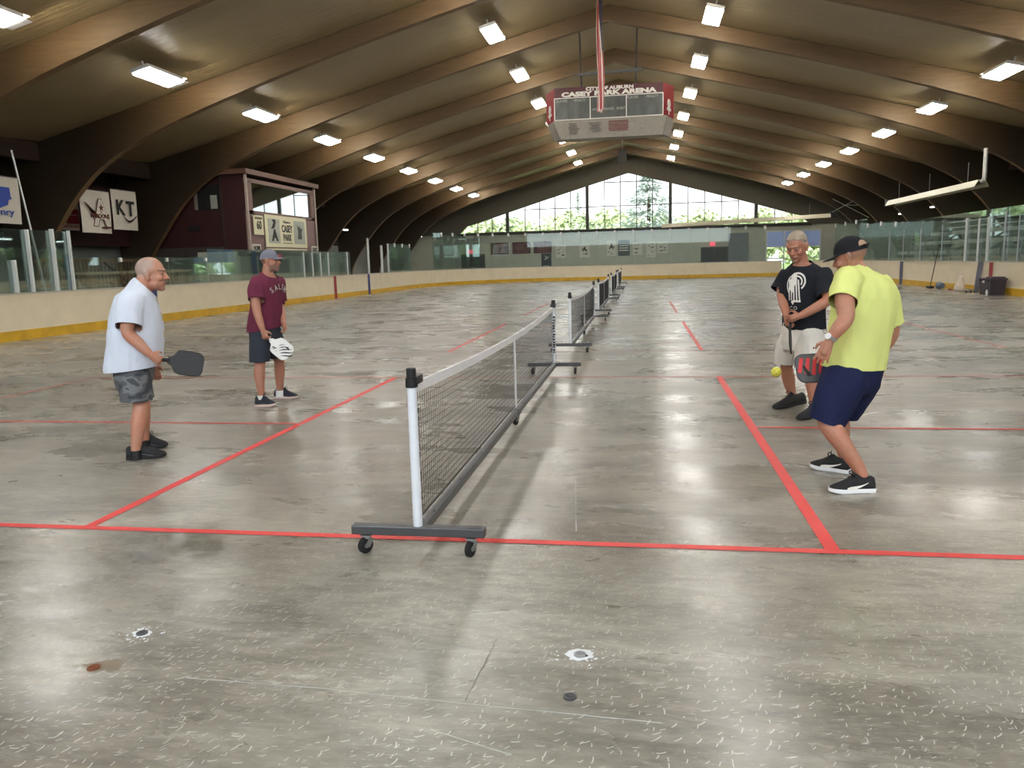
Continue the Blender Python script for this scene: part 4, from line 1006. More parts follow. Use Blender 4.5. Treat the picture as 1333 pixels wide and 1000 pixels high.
def shoe(P, root, heel, toe, name, up_m, sole_m, width=.1, ht=.085, swoosh=None, sock=None, lace_m=None, label=None):
    """heel, toe: points on the floor"""
    heel, toe = V(heel), V(toe); heel.z = toe.z = 0; x = (toe-heel).normalized(); L_ = (toe-heel).length; y = Z1.cross(x); mid = heel
    prof = [(0, .30), (.04, .36), (.2, .37), (.4, .36), (.6, .43), (.75, .47), (.9, .40), (.97, .25), (1.0, .08)]
    def pt(f, k, z): return mid+x*L_*f+y*k+Z1*z
    so = []; 
    for z, g in ((0.002, .96), (.012, 1.03), (.03, 1.0)):
        out = [pt(f, w_*width*g, z+(.012*max(0, f-.75)*4 if z < .02 else .006*max(0, f-.75)*4)) for f, w_ in prof]+[pt(f, -w_*width*g, z+(.012*max(0, f-.75)*4 if z < .02 else .006*max(0, f-.75)*4)) for f, w_ in prof[::-1]]
        so.append(out)
    b = B(); rs = []
    tops = [(0.01, .086), (.08, .096), (.2, .088), (.33, .098), (.42, .112), (.5, .098), (.6, .082), (.72, .066), (.84, .055), (.93, .045), (.985, .036)]
    for f, h in tops:
        wv = None
        for (f0, a0), (f1, a1) in zip(prof, prof[1:]):
            if f0 <= f <= f1: wv = (a0+(a1-a0)*(f-f0)/(f1-f0))*width
        h *= ht/.085; ring = []
        narrow = .55 if f < .45 else .72
        for k in range(15):
            a = PI*k/14; yy = math.cos(a); zz = math.sin(a)**.75
            wy = wv*(1-(1-narrow)*zz**2)
            ring.append(pt(f, wy*yy*.98, .026+(h-.026)*zz))
        rs.append(ring)
    b.rings(rs)
    o = b.done('shoe', up_m, root, True)
    if label: o['label'] = label
    B().rings(so).done('sole', sole_m, o, 'auto')
    lc = B()
    for i in range(5):
        f = .46+.065*i; z = (.101-.013*i*1.05)*ht/.085; w_ = .026
        lc.tube([pt(f, w_, z-.008), pt(f+.01, 0, z+.006), pt(f+.02, -w_, z-.008)], .0042, 6, sub=2)
    for s_ in (-1, 1): lc.tube([pt(.47, 0, .108*ht/.085), pt(.49, s_*.02, .122*ht/.085), pt(.51, s_*.035, .11*ht/.085), pt(.5, s_*.02, .102*ht/.085)], .0035, 6, sub=3)
    lc.done('laces', lace_m or up_m, o)
    if swoosh:
        for s_ in (-1, 1):
            sw_ = B(); up_, lo_ = [], []
            for i in range(13):
                t_ = i/12; f = .16+.50*t_ if swoosh == 'tick' else .3+.4*t_
                zc = .068-.034*math.sin(min(1, t_*1.15)*PI*.5)+.004*t_ if swoosh == 'tick' else .05-.02*t_
                th = .004+.036*(t_**1.5)*(1-t_**5) if swoosh == 'tick' else .004
                wv = .37 if f < .42 else .37+.07*(f-.42)/.2
                zz = max(0., min(1, (zc-.026)/.06)); yy = wv*width*(1-.36*zz*zz)*math.sqrt(max(0, 1-zz**2.6))*1.03+.003
                up_.append(pt(f, s_*yy*.97, zc+th/2)); lo_.append(pt(f, s_*yy, zc-th/2))
            for i in range(12): sw_.quad(up_[i], up_[i+1], lo_[i+1], lo_[i])
            sw_.done('side_mark', lettering if swoosh == 'tick' else mat('dark_grey_mark', srgb(86, 88, 94), .5), o)
    return o
def paddle(name, label, hold, axis, nrm, face_m, print_fn=None, edge_m=None, fl=.265, fwid=.2, handle=.13, grip_m=None):
    t = thing('pickleball_paddle', label, 'paddle', hold); x = V(axis).normalized(); z = V(nrm); z = (z-x*z.dot(x)).normalized(); y = z.cross(x)
    h0, h1 = -.06, handle-.06; out = []
    w = fwid/2; rad = .055
    def corner(cx, cy_, a0): return [(cx+rad*math.cos(a0+PI/2*k/6), cy_+rad*math.sin(a0+PI/2*k/6)) for k in range(7)]
    L0 = h1; L1 = h1+fl
    out = [(L0-.005, -.019), (L0+.03, -.032), (L0+.065, -w*.92)]
    out += corner(L0+.065+.03, -w+rad, PI)[:0]
    out += [(L0+.10, -w)]+corner(L1-rad, -w+rad, -PI/2)+corner(L1-rad, w-rad, 0)+[(L0+.10, w), (L0+.065, w*.92), (L0+.03, .032), (L0-.005, .019)]
    B().prism(out, (0, 0, 0), x, y, .0125).done('face', face_m, t)
    b = B(); ps = [x*p[0]+y*p[1] for p in out]; b.tube(ps, .0072, 6); b.done('edge_guard', edge_m or black, t)
    b = B(); rs = []
    for f, a in ((h0-.002, .017), (h0+.008, .019), (h0+.02, .0165), (L0-.01, .016), (L0+.012, .015)): rs.append([x*f+y*math.cos(2*PI*k/10)*a+z*math.sin(2*PI*k/10)*a*.8 for k in range(10)])
    b.rings(rs).done('grip', grip_m or rubber, t, 'auto')
    if print_fn: print_fn(t, x, y, z, L0, L1, w)
    return t
def cap(H, root, m, brim_m, back_hole=False, logo=None):
    b = B(); rs = []
    for j in range(9):
        ph = j/8*PI/2*.985; z = .026+.105*math.sin(ph)
        rs.append([H.p(-.012+.104*math.cos(ph)*math.cos(2*PI*k/28), .086*math.cos(ph)*math.sin(2*PI*k/28), z-.012*math.cos(2*PI*k/28)*(1-j/8)*-1*.6) for k in range(28)])
    b.rings([[V(p) for p in r] for r in rs[:1]]+rs, cap=True)
    o = b.done('cap', m, root, True)
    br = B(); top, bot = [], []
    rows = []
    for j in range(6):
        f = j/5; row = []
        for k in range(13):
            a = (k/12-.5)*2.1; x0 = -.012+.104*math.cos(a); y0 = .086*math.sin(a); ext = .078*f*math.cos(a*.72)
            row.append((x0+ext, y0*(1+.06*f), .036-.012*f-.16*y0*y0*(1+f*14)*.6))
        rows.append(row)
    vt = [[br.bm.verts.new(H.p(x, y, z)) for x, y, z in r] for r in rows]; vb = [[br.bm.verts.new(H.p(x, y, z-.004)) for x, y, z in r] for r in rows]
    for a in range(5):
        for k in range(12): br.face([vt[a][k], vt[a][k+1], vt[a+1][k+1], vt[a+1][k]]); br.face([vb[a][k], vb[a+1][k], vb[a+1][k+1], vb[a][k+1]])
    for k in range(12): br.face([vt[5][k], vt[5][k+1], vb[5][k+1], vb[5][k]])
    for a in range(5):
        br.face([vt[a][0], vt[a+1][0], vb[a+1][0], vb[a][0]]); br.face([vt[a][12], vb[a][12], vb[a+1][12], vt[a+1][12]])
    br.done('brim', brim_m, o, True); b = B(); b.ell(H.p(-.012, 0, .131), (.007, .007, .004)); b.done('button', m, o)
    return o
def decal(o, target, C0, X, Y, Nn, m, parent, name='print', off=.003):
    """lay a flat mesh (x,y) on the cloth along -Nn"""
    bm = bmesh.new(); bm.from_mesh(target); bvh = BVHTree.FromBMesh(bm); me = o; 
    sub = bmesh.new(); sub.from_mesh(me)
    bmesh.ops.triangulate(sub, faces=sub.faces[:])
    for _ in range(2):
        es = [e for e in sub.edges if e.calc_length() > .025]
        if not es: break
        bmesh.ops.subdivide_edges(sub, edges=es, cuts=1); bmesh.ops.triangulate(sub, faces=sub.faces[:])
    for v in sub.verts:
        p = C0+X*v.co.x+Y*v.co.y+Nn*.5; hit = bvh.ray_cast(p, -Nn, 1.0)
        v.co = (hit[0]+Nn*off) if hit[0] is not None else C0+X*v.co.x+Y*v.co.y
    out = bpy.data.meshes.new(name); sub.to_mesh(out); sub.free(); bm.free(); return link(name, out, m, parent)
def flat(polys):
    b = B()
    for p in polys: b.quad(*[V((x, y, 0)) for x, y in p])
    me = bpy.data.meshes.new('f'); b.bm.to_mesh(me); b.bm.free(); return me
def flat_text(s, w, h, bold=.03):
    me = text_mesh(s, w, h, bold, 0.0); return me

def person(P, label, spec):
    root = thing('person', label, 'person', P.G); sk = spec['skin']; F, L = spec['F'], spec['L']
    H = spec['H']; b = B(); H.build(b, spec.get('jowl', 0)); b.tube(spec['neck'], spec['neck_r'], 16, dome=True)
    # trunk inside the clothes
    b.rings([ringp(c, L, F, a*.86, bb*.86) for c, a, bb in spec['torso'][1:-1]])
    for pts, rad in spec['arms']: b.tube(pts, rad, 16, sub=5, dome=True)
    for h in spec['hands']: hand(b, **h)
    for pts, rad in spec['legs']: b.tube(pts, rad, 16, sub=5, dome=True)
    me = bake(b, .0058, 3, .5)
    hp = head_paint(H, sk, spec['hair'], spec['hairfn'], **spec.get('face', {}))
    def colour(p):
        c = hp(p)
        if c: return c
        n = noise.noise(p*9); c = lerp3(sk, (sk[0]*1.1, sk[1]*.85, sk[2]*.8), .4*sstep(-.2, .5, n))
        if p.z < .5: c = lerp3(c, (c[0]*.8, c[1]*.72, c[2]*.68), .25*sstep(-.1, .4, noise.noise(p*30)))
        return c
    paint(me, colour); body = link('body', me, skin_m, root, True)
    # shirt
    b = B(); b.rings([ringp(c, L, F, a, bb, e) for c, a, bb, e in [(*t, 2.35) for t in spec['torso']]])
    ends = []
    for pts, rad in spec['sleeves']:
        pts = [V(p) for p in pts[:-1]]; ax = (pts[-1]-pts[-2]).normalized(); pts.append(pts[-1]+ax*.055); b.tube(pts, rad[:-1]+[rad[-2]*1.0], 24, sub=4); ends.append((pts[-1], ax, rad[-2]))
    sh = bake(b, .011, 5, .5); wrinkle(sh, spec.get('wr', .006), 9, spec.get('seed', 1)); 
    SC = spec['shirt_cuts']; cut(sh, *SC[0])
    for q, ax, r_ in ends:
        tc = min(spec['torso'], key=lambda t: abs(t[0].z-q.z))[0]; ou = q-tc; ou.z = 0; ou.normalize()
        tr = min(spec['torso'], key=lambda t: abs(t[0].z-q.z)); ext = 1/((abs(ou.dot(L))/tr[1])**2.35+(abs(ou.dot(F))/tr[2])**2.35)**(1/2.35)
        qd = q-tc; qd.z = 0; th = max(-r_*.62, ext-qd.length+.035)
        cut(sh, q-ax*.03, ax, lambda c: (c-q).length < r_*1.35 and (c-q).dot(ou) > th)
    cut(sh, *SC[3], lambda c: math.hypot(c.x-SC[3][0].x, c.y-SC[3][0].y) < .13)
    so_ = link('shirt', sh, spec['shirt_m'], root, True)
    # shorts
    b = B(); b.rings([ringp(c, L, F, a, bb) for c, a, bb in spec['pelvis']])
    for pts, rad in spec['short_legs']: b.tube(pts, rad, 20, sub=3, dome=True)
    st_ = bake(b, .011, 5, .5); wrinkle(st_, .006, 8, spec.get('seed', 1)+5)
    KC = spec['short_cuts']
    for i in (0, 1): cut(st_, *KC[i], lambda c, i=i: (c-KC[i][0]).length < min(.3, (c-KC[1-i][0]).length))
    sho = link('shorts', st_, spec['short_m'], root, True)
    return root, so_, sho, body
def gray(v): return (v, v, v)
cloth = lambda n, c, **k: mat(n, c, .85, bump=.55, bscale=7.5, stretch=(1, 1, .6), spec=.2, **k)

# ---- A: man in the white shirt, left
P = Plane(190, 590.5); D_ = P.dir
F = D_(.97, 0, -.22); L = V((-F.y, F.x, 0))
H = Head(P(197.2, 357, 0), D_(.95, -.06, -.3), (0, 0, 1), 1.16)
S0 = dict(skin=srgb(186, 134, 110), F=F, L=L, H=H, jowl=.014, neck=[P(190.5, 362, 0), P(186.5, 373, 0), P(181, 388, 0)], neck_r=[.070, .076, .1],
 torso=[(P(174.5, 488, 0), .225, .215), (P(174.5, 474, 0), .232, .217), (P(176, 455, 0), .232, .214), (P(176.8, 434, 0), .228, .207), (P(177, 412, 0), .218, .186), (P(176.5, 396, 0), .215, .166), (P(177, 385, 0), .2, .142), (P(180.5, 377, 0), .155, .108), (P(183.5, 371, 0), .108, .094), (P(185.5, 366, 0), .084, .082), (P(187, 362, 0), .07, .07)],
 arms=[([P(171, 394, -.2), P(167.5, 412, -.235), P(166.5, 433, -.25), P(180, 447, -.27), P(193, 459.5, -.29)], [.062, .06, .05, .046, .034]), ([P(178, 394, .2), P(176, 412, .24), P(178, 438, .26), P(188, 458, .2), P(197, 474, .16)], [.062, .058, .05, .045, .033])],
 hands=[dict(wr=P(194, 460.5, -.29), d=D_(.72, -.62, .1), n=D_(.25, .1, 1), t=D_(.75, .66, .1), curl=1.25), dict(wr=P(197, 474, .16), d=D_(.3, -.95, 0), n=D_(.1, 0, -1), t=D_(.9, .3, 0), curl=.7)],
 legs=[([P(175.5, 486, -.1), P(180, 510, -.11), P(183.5, 527, -.13), P(181, 546, -.16), P(179, 565, -.18), P(177.3, 584, -.19), P(177, 591, -.19)], [.1, .082, .062, .061, .05, .040, .042]), ([P(177, 486, .1), P(181, 508, .12), P(186, 524, .15), P(186.5, 541, .17), P(187, 556, .18), P(188.5, 572, .19), P(188, 578, .19)], [.1, .082, .06, .059, .048, .039, .04])],
 sleeves=[([P(173, 389, -.13), P(169, 402, -.2), P(167.5, 420, -.235), P(167.2, 428, -.24)], [.098, .098, .096, .096]), ([P(178, 389, .13), P(177, 404, .2), P(176, 420, .235), P(176, 428, .24)], [.098, .098, .096, .096])],
 shirt_cuts=[(P(174, 478.5, 0), D_(.09, -1, 0)), (P(168.2, 421.3, -.235), D_(.12, -1, 0)), (P(176, 420.5, .235), D_(.1, -1, 0)), (P(190.5, 374.5, 0), D_(1.1, 1, 0))],
 pelvis=[(P(175, 506, 0), .16, .125), (P(174.5, 492, 0), .19, .145), (P(174.5, 478, 0), .2, .152), (P(174.5, 462, 0), .2, .15)],
 short_legs=[([P(174.5, 488, -.095), P(175.5, 505, -.105), P(176.7, 522, -.12), P(177, 529, -.12)], [.128, .126, .122, .122]), ([P(175.5, 488, .095), P(177.5, 505, .105), P(181, 520, .13), P(182, 527, .13)], [.128, .124, .118, .118])],
 short_cuts=[(P(176.7, 521.5, -.12), D_(-.03, -1, 0)), (P(181, 519, .12), D_(.03, -1, 0))],
 hair=srgb(158, 146, 138), hairfn=lambda x, y, z: .7*sstep(-.02, .03, z-.03 if x > .0 else z+.02)*sstep(.055, .015, x+.25*max(0, z-.07))*(1-.45*sstep(.09, .12, z)), face=dict(must=.75, mcol=srgb(128, 112, 100), beard=.12, brow=srgb(120, 98, 84)),
 shirt_m=cloth('white_cotton', srgb(208, 215, 229), var=.03), short_m=None, seed=2, wr=.007)
m = bpy.data.materials.new('camouflage_cloth'); m.use_nodes = True; nt = m.node_tree; bb_ = nt.nodes['Principled BSDF']; bb_.inputs['Roughness'].default_value = .85
tc_ = N(nt, 'ShaderNodeTexCoord'); nz_ = N(nt, 'ShaderNodeTexNoise'); nz_.inputs['Scale'].default_value = 9; nz_.inputs['Detail'].default_value = 1.5; mp_ = N(nt, 'ShaderNodeMapping'); mp_.inputs['Scale'].default_value = (.7, .7, 1.3)
rp_ = N(nt, 'ShaderNodeValToRGB'); rp_.color_ramp.interpolation = 'CONSTANT'; el = rp_.color_ramp.elements; el[0].color = (*srgb(58, 62, 68), 1); el[1].position = .44; el[1].color = (*srgb(84, 86, 90), 1)
e_ = el.new(.53); e_.color = (*srgb(112, 114, 116), 1); e_ = el.new(.62); e_.color = (*srgb(70, 73, 78), 1)
nt.links.new(tc_.outputs['Object'], mp_.inputs[0]); nt.links.new(mp_.outputs[0], nz_.inputs['Vector']); nt.links.new(nz_.outputs['Fac'], rp_.inputs[0]); nt.links.new(rp_.outputs[0], bb_.inputs['Base Color'])
S0['short_m'] = m
ra, sh, sho, body = person(P, 'older man in white T-shirt and grey camouflage shorts standing at left with a black paddle', S0)
blk = mat('black_shoe_knit', srgb(26, 26, 29), .8, var=.2); blk_sole = mat('black_shoe_sole', srgb(30, 30, 32), .6)
shoe(P, ra, P(165.5, 599.5, 0)*0+on(165.5, 598.5, 2, 0)-P.G, on(217, 594.5, 2, 0)-P.G, 'shoe', blk, blk_sole, .112, .1, 'stripe')
shoe(P, ra, on(179, 584.5, 2, 0)-P.G, on(219, 582, 2, 0)-P.G, 'shoe', blk, blk_sole, .108, .1, 'stripe')
for z_, w_ in ((586, -.19), (573, .19)):
    pt_ = P(177.2 if w_ < 0 else 188.4, z_, w_); B().tube([pt_-Z1*.085, pt_+Z1*.0], [.05, .045], 16).done('sock', black, ra, 'auto')
d2 = flat([[(-.05+.1*math.cos(a+1.1*k)*.5, -.3+.14*k+.04*math.sin(a+k)) for a in [2*PI*q/7 for q in range(7)]] for k in range(4)])
decal(d2, sh.data, P(200, 410, -.05), -L, Z1, F, mat('tan_print', srgb(196, 182, 156), .8), sh, 'faded_print')
hold = P(207, 467.3, -.265)
paddle('p', 'black pickleball paddle held by the man in white', P.G+hold, D_(.97, -.24, -.05), D_(.1, .2, -1), mat('black_paddle_face', srgb(40, 40, 42), .6, var=.08, scale=90), fl=.262, fwid=.19)

# ---- B: man in maroon shirt and grey cap
P = Plane(359, 523.5); D_ = P.dir
F = D_(.82, 0, -.57); L = V((-F.y, F.x, 0))
H = Head(P(352, 340, 0), D_(.9, .02, -.42), (0, 0, 1), 1.02)
S0 = dict(skin=srgb(176, 124, 102), F=F, L=L, H=H, neck=[P(349.5, 346, 0), P(347.5, 358, 0), P(346.5, 368, 0)], neck_r=[.058, .06, .08],
 torso=[(P(344, 438, 0), .205, .165), (P(344.5, 426, 0), .208, .168), (P(345.5, 412, 0), .203, .15), (P(347, 396, 0), .205, .138), (P(348, 382, 0), .212, .138), (P(347.8, 372, 0), .212, .128), (P(347.6, 365.5, 0), .198, .112), (P(347.6, 360.5, 0), .14, .09), (P(348, 356, 0), .08, .075), (P(348.5, 352, 0), .066, .066)],
 arms=[([P(335.5, 370, -.13), P(332.5, 386, -.19), P(334, 403, -.24), P(337.5, 416, -.27), P(341.5, 428, -.29)], [.062, .057, .047, .043, .032]), ([P(361, 370, .13), P(364, 386, .19), P(365, 401, .17), P(367, 410, .06), P(368.5, 417.5, -.02)], [.06, .056, .046, .042, .031])],
 hands=[dict(wr=P(341.7, 428.5, -.29), d=D_(.25, -.96, -.05), n=D_(.5, .0, .85), t=D_(.75, .25, -.5), curl=1.2), dict(wr=P(368.6, 417.5, -.02), d=D_(.15, -.95, -.1), n=D_(-.7, 0, .6), t=D_(.3, .2, -.9), curl=.95)],
 legs=[([P(339.5, 432, -.09), P(338.5, 455, -.12), P(338.3, 474, -.16), P(337.8, 488, -.19), P(338.8, 502, -.21), P(340.5, 514, -.22), P(340.5, 520, -.22)], [.1, .08, .06, .061, .048, .04, .042]), ([P(353, 432, .09), P(359, 452, .12), P(363.5, 470, .17), P(364, 484, .19), P(364, 496, .2), P(364.5, 508, .2), P(364.5, 513, .2)], [.1, .08, .06, .06, .048, .04, .042])],
 sleeves=[([P(337.5, 366, -.08), P(334, 376, -.15), P(333.8, 388, -.2), P(334, 394, -.2)], [.09, .088, .086, .086]), ([P(360, 366, .08), P(362, 378, .16), P(364, 389, .19), P(364, 394, .19)], [.09, .086, .082, .082])],
 shirt_cuts=[(P(344, 428.5, 0), D_(.13, -1, 0)), (P(334, 387.5, -.2), D_(.12, -1, 0)), (P(364, 388.5, .19), D_(.1, -1, 0)), (P(350, 356.5, 0), D_(.5, 1, -.3))],
 pelvis=[(P(348, 452, 0), .17, .12), (P(346, 440, 0), .19, .145), (P(344.5, 428, 0), .19, .15), (P(345, 416, 0), .18, .14)],
 short_legs=[([P(340, 436, -.09), P(338.8, 452, -.12), P(338, 472, -.15), P(338, 478, -.15)], [.12, .115, .108, .108]), ([P(353, 436, .09), P(358.5, 451, .12), P(362.3, 467, .155), P(363, 474, .155)], [.118, .11, .098, .098])],
 short_cuts=[(P(338, 470.5, -.15), D_(.0, -1, 0)), (P(362.3, 465.8, .15), D_(.05, -1, 0))],
 hair=srgb(66, 52, 44), hairfn=lambda x, y, z: .6*sstep(-.03, -.0, z)*sstep(.0, -.03, x), face=dict(beard=.62, brow=srgb(76, 56, 46)),
 shirt_m=cloth('maroon_jersey', srgb(104, 44, 66), var=.08), short_m=cloth('charcoal_shorts_cloth', srgb(52, 57, 66), var=.1), seed=5, wr=.006)
rb, sh, sho, body = person(P, 'man in maroon T-shirt, dark shorts and grey cap holding a white paddle', S0)
navy = mat('navy_shoe_knit', srgb(34, 36, 48), .8); pinksole = mat('pale_pink_sole', srgb(228, 202, 192), .6)
shoe(P, rb, on(333, 529.5, 2, 0)-P.G, on(359, 529, 2, 0)-P.G, 'shoe', navy, pinksole, .11, .105, 'stripe')
shoe(P, rb, on(358, 519, 2, 0)-P.G, on(388.5, 519, 2, 0)-P.G, 'shoe', navy, pinksole, .108, .1, 'stripe')
for q in (P(340.5, 515.5, -.22), P(364.3, 509, .2)): B().tube([q-Z1*.07, q+Z1*.008], [.05, .045], 16).done('sock', white, rb, 'auto')
cp = cap(H, rb, cloth('grey_cap_cloth', srgb(120, 122, 134), var=.06), MATS['grey_cap_cloth'])
b = B(); b.prism([(-.018, .0), (0, -.008), (.018, .0), (.012, .016), (0, .008), (-.012, .016)], H.p(.093, 0, .075), H.L, (H.U-H.F*.35), .003); b.done('cap_mark', ink, cp)
# arched lettering
me_all = B()
for i, ch in enumerate('SALEM'):
    me = flat_text(ch, None, .062, .03); a = (2-i)*.27
    me.transform(Matrix.Rotation(a, 4, 'Z')); me.transform(Matrix.Translation((-.235*math.sin(a)*1.15, -.235*(1-math.cos(a)), 0))); me_all.add_mesh(me)
me = bpy.data.meshes.new('t'); me_all.bm.to_mesh(me); me_all.bm.free()
decal(me, sh.data, P(356, 377, 0)+Z1*.03, L, Z1, F, lettering, sh, 'lettering')
def zebra(t, x, y, z, L0, L1, w):
    b = B(); o = z*.0075
    def S_(pts, th):
        up_ = [x*p[0]+y*(p[1]+th*math.sin(PI*i/(len(pts)-1))) for i, p in enumerate(pts)]; lo_ = [x*p[0]+y*(p[1]-th*math.sin(PI*i/(len(pts)-1))) for i, p in enumerate(pts)]
        for sg in (1, -1):
            for i in range(len(pts)-1): b.quad(up_[i]+o*sg, up_[i+1]+o*sg, lo_[i+1]+o*sg, lo_[i]+o*sg)
    for k in range(5):
        n_ = 12; S_([(L0+.05+.036*k+.10*q/n_+.016*math.sin(2*PI*q/n_+k), -w*.84+w*1.66*q/n_*(1-.06*abs(k-2))) for q in range(n_+1)], .0095)
    S_([(L0+.045+.05*q/8, -w*.55+.02*q/8) for q in range(9)], .008); S_([(L1-.09+.06*q/8, w*.35+.012*math.sin(PI*q/8)) for q in range(9)], .009)
    b.done('black_stripes', ink, t)
paddle('p', 'white pickleball paddle with black wavy stripes held by the man in maroon', P.G+P(346.5, 437.5, -.27), D_(.62, -.6, -.1), D_(.3, .25, -1), mat('white_paddle_face', srgb(232, 232, 230), .5, var=.03), zebra, white, fl=.25, fwid=.2, grip_m=white)

# ---- C: man in black shirt facing the camera
P = Plane(1042, 534); D_ = P.dir
F = D_(-.55, 0, -.83); L = V((-F.y, F.x, 0))
H = Head(P(1037.3, 321, -.06), D_(-.34, -.42, -.84), (0, 0, 1), 1.12)
S0 = dict(skin=srgb(170, 116, 92), F=F, L=L, H=H, jowl=.0, neck=[P(1041.5, 332, -.02), P(1044, 343, 0), P(1046, 356, 0)], neck_r=[.06, .064, .09],
 torso=[(P(1045.5, 440, 0), .205, .15), (P(1046, 426, 0), .208, .155), (P(1046.5, 408, 0), .2, .145), (P(1047, 390, 0), .204, .145), (P(1047, 373, 0), .222, .145), (P(1047, 361, 0), .228, .135), (P(1046.5, 353, 0), .205, .115), (P(1045.8, 347.5, 0), .145, .1), (P(1044.8, 342.5, 0), .085, .085), (P(1044, 338, -.01), .072, .074)],
 arms=[([P(1026, 361, .12), P(1019, 376, .08), P(1018.5, 390, 0), P(1021.5, 401, -.12), P(1024, 411, -.22)], [.062, .057, .046, .042, .032]), ([P(1070, 362, -.12), P(1076.5, 378, -.22), P(1076.5, 391, -.3), P(1061, 401, -.36), P(1043.5, 410.5, -.37)], [.063, .058, .05, .045, .034])],
 hands=[dict(wr=P(1024, 411, -.22), d=D_(.12, -.85, -.5), n=D_(.9, 0, .2), t=D_(-.2, .4, -.8), curl=1.1), dict(wr=P(1043.5, 410.5, -.37), d=D_(-.86, -.3, -.1), n=D_(-.2, -.5, .8), t=D_(-.2, .8, -.4), curl=.95)],
 legs=[([P(1034, 438, .1), P(1026, 460, .17), P(1024, 478, .22), P(1026.5, 494, .26), P(1029.5, 508, .28), P(1031.5, 519, .29), P(1032, 524, .29)], [.1, .08, .062, .063, .048, .041, .043]), ([P(1055, 438, -.1), P(1055, 462, -.15), P(1056, 482, -.19), P(1057, 498, -.21), P(1058.5, 514, -.23), P(1060, 528, -.24), P(1060, 533, -.24)], [.1, .08, .062, .063, .048, .041, .043])],
 sleeves=[([P(1028, 356, .08), P(1021, 368, .1), P(1016.5, 376, .08), P(1014.5, 380, .07)], [.09, .09, .09, .09]), ([P(1068, 356, -.08), P(1073.5, 370, -.16), P(1076, 385, -.24), P(1076.5, 390, -.26)], [.094, .094, .09, .09])],
 shirt_cuts=[(P(1046, 428, 0), D_(.03, -1, 0)), (P(1017, 371.5, .09), D_(-.45, -.9, 0)), (P(1075, 383, -.22), D_(.2, -1, -.2)), (P(1044.2, 342.4, -.01), D_(-.12, 1, -.3))],
 pelvis=[(P(1044, 456, 0), .18, .13), (P(1044.5, 444, 0), .2, .15), (P(1045, 430, 0), .2, .152), (P(1045.5, 416, 0), .19, .14)],
 short_legs=[([P(1034, 440, .1), P(1026.5, 456, .15), P(1021.5, 475, .2), P(1021, 481, .2)], [.13, .124, .108, .108]), ([P(1055, 440, -.1), P(1053.5, 458, -.14), P(1052.5, 476, -.17), P(1052.5, 483, -.17)], [.13, .13, .13, .13])],
 short_cuts=[(P(1021.5, 473.5, .2), D_(-.03, -1, 0)), (P(1052.5, 475, -.17), D_(0, -1, 0))],
 hair=srgb(172, 156, 140), hairfn=lambda x, y, z: .8*sstep(.0, .018, (z-.078+.02*abs(y)/.07) if x > .03 else (z-.02 if x > -.03 else z+.05+.5*(x+.03))), face=dict(beard=.2, brow=srgb(140, 104, 84)),
 shirt_m=cloth('black_cotton', srgb(30, 32, 38), var=.12), short_m=cloth('khaki_cloth', srgb(218, 212, 202), var=.04), seed=8, wr=.007)
rc, sh, sho, body = person(P, 'man with short grey hair in black T-shirt and khaki cargo shorts looking down', S0)
# short hair shell
b = B(); rs = []
for j in range(10):
    ph = -.25+(PI/2+.22)*j/9; ring = []
    for k in range(30):
        a = 2*PI*k/30; fr_ = max(0, math.cos(a)); lim = .62*fr_**.7+.02; ph2 = max(ph, lim) if fr_ > 0 else ph
        jit = 1+.03*noise.noise(V((math.cos(a)*6, math.sin(a)*6, ph*6))); ring.append(H.p(-.014+.1025*jit*math.cos(ph2)*math.cos(a), .083*jit*math.cos(ph2)*math.sin(a), .036+.094*jit*math.sin(ph2)))
    rs.append(ring)
b.rings(rs).done('hair', mat('short_grey_hair', srgb(166, 150, 132), .8, var=.3, scale=160, bump=.5, bscale=300), rc, True)
shoe(P, rc, on(1046, 524.5, 2, 0)-P.G, on(1007, 533.5, 2, 0)-P.G, 'shoe', blk, blk_sole, .112, .105)
shoe(P, rc, on(1074, 538.5, 2, 0)-P.G, on(1038.5, 548, 2, 0)-P.G, 'shoe', blk, blk_sole, .112, .105)
for q in (P(1032, 517, .29), P(1060, 526.5, -.24)): B().tube([q-Z1*.05, q+Z1*.008], [.048, .045], 16).done('sock', black, rc, 'auto')
# cargo pockets
for c_, wd in ((P(1061, 455, -.2), .12), (P(1016.5, 457, .1), .09)):
    ps = [(-wd/2, -.085), (wd/2, -.085), (wd/2, .07), (0, .075), (-wd/2, .07)]; decal(flat([ps]), sho.data, c_, D_(1, 0, 0), Z1, D_(0, 0, -1), S0['short_m'], sho, 'cargo_pocket', .009)
    decal(flat([[(-wd/2-.004, .03), (0, .012), (wd/2+.004, .03), (wd/2+.004, .075), (-wd/2-.004, .075)]]), sho.data, c_, D_(1, 0, 0), Z1, D_(0, 0, -1), S0['short_m'], sho, 'pocket_flap', .014)
decal(flat([[(.008*math.cos(2*PI*k/10), .022+.008*math.sin(2*PI*k/10)) for k in range(10)]]), sho.data, P(1059, 455, -.2), D_(1, 0, 0), Z1, D_(0, 0, -1), ink, sho, 'pocket_button', .016)
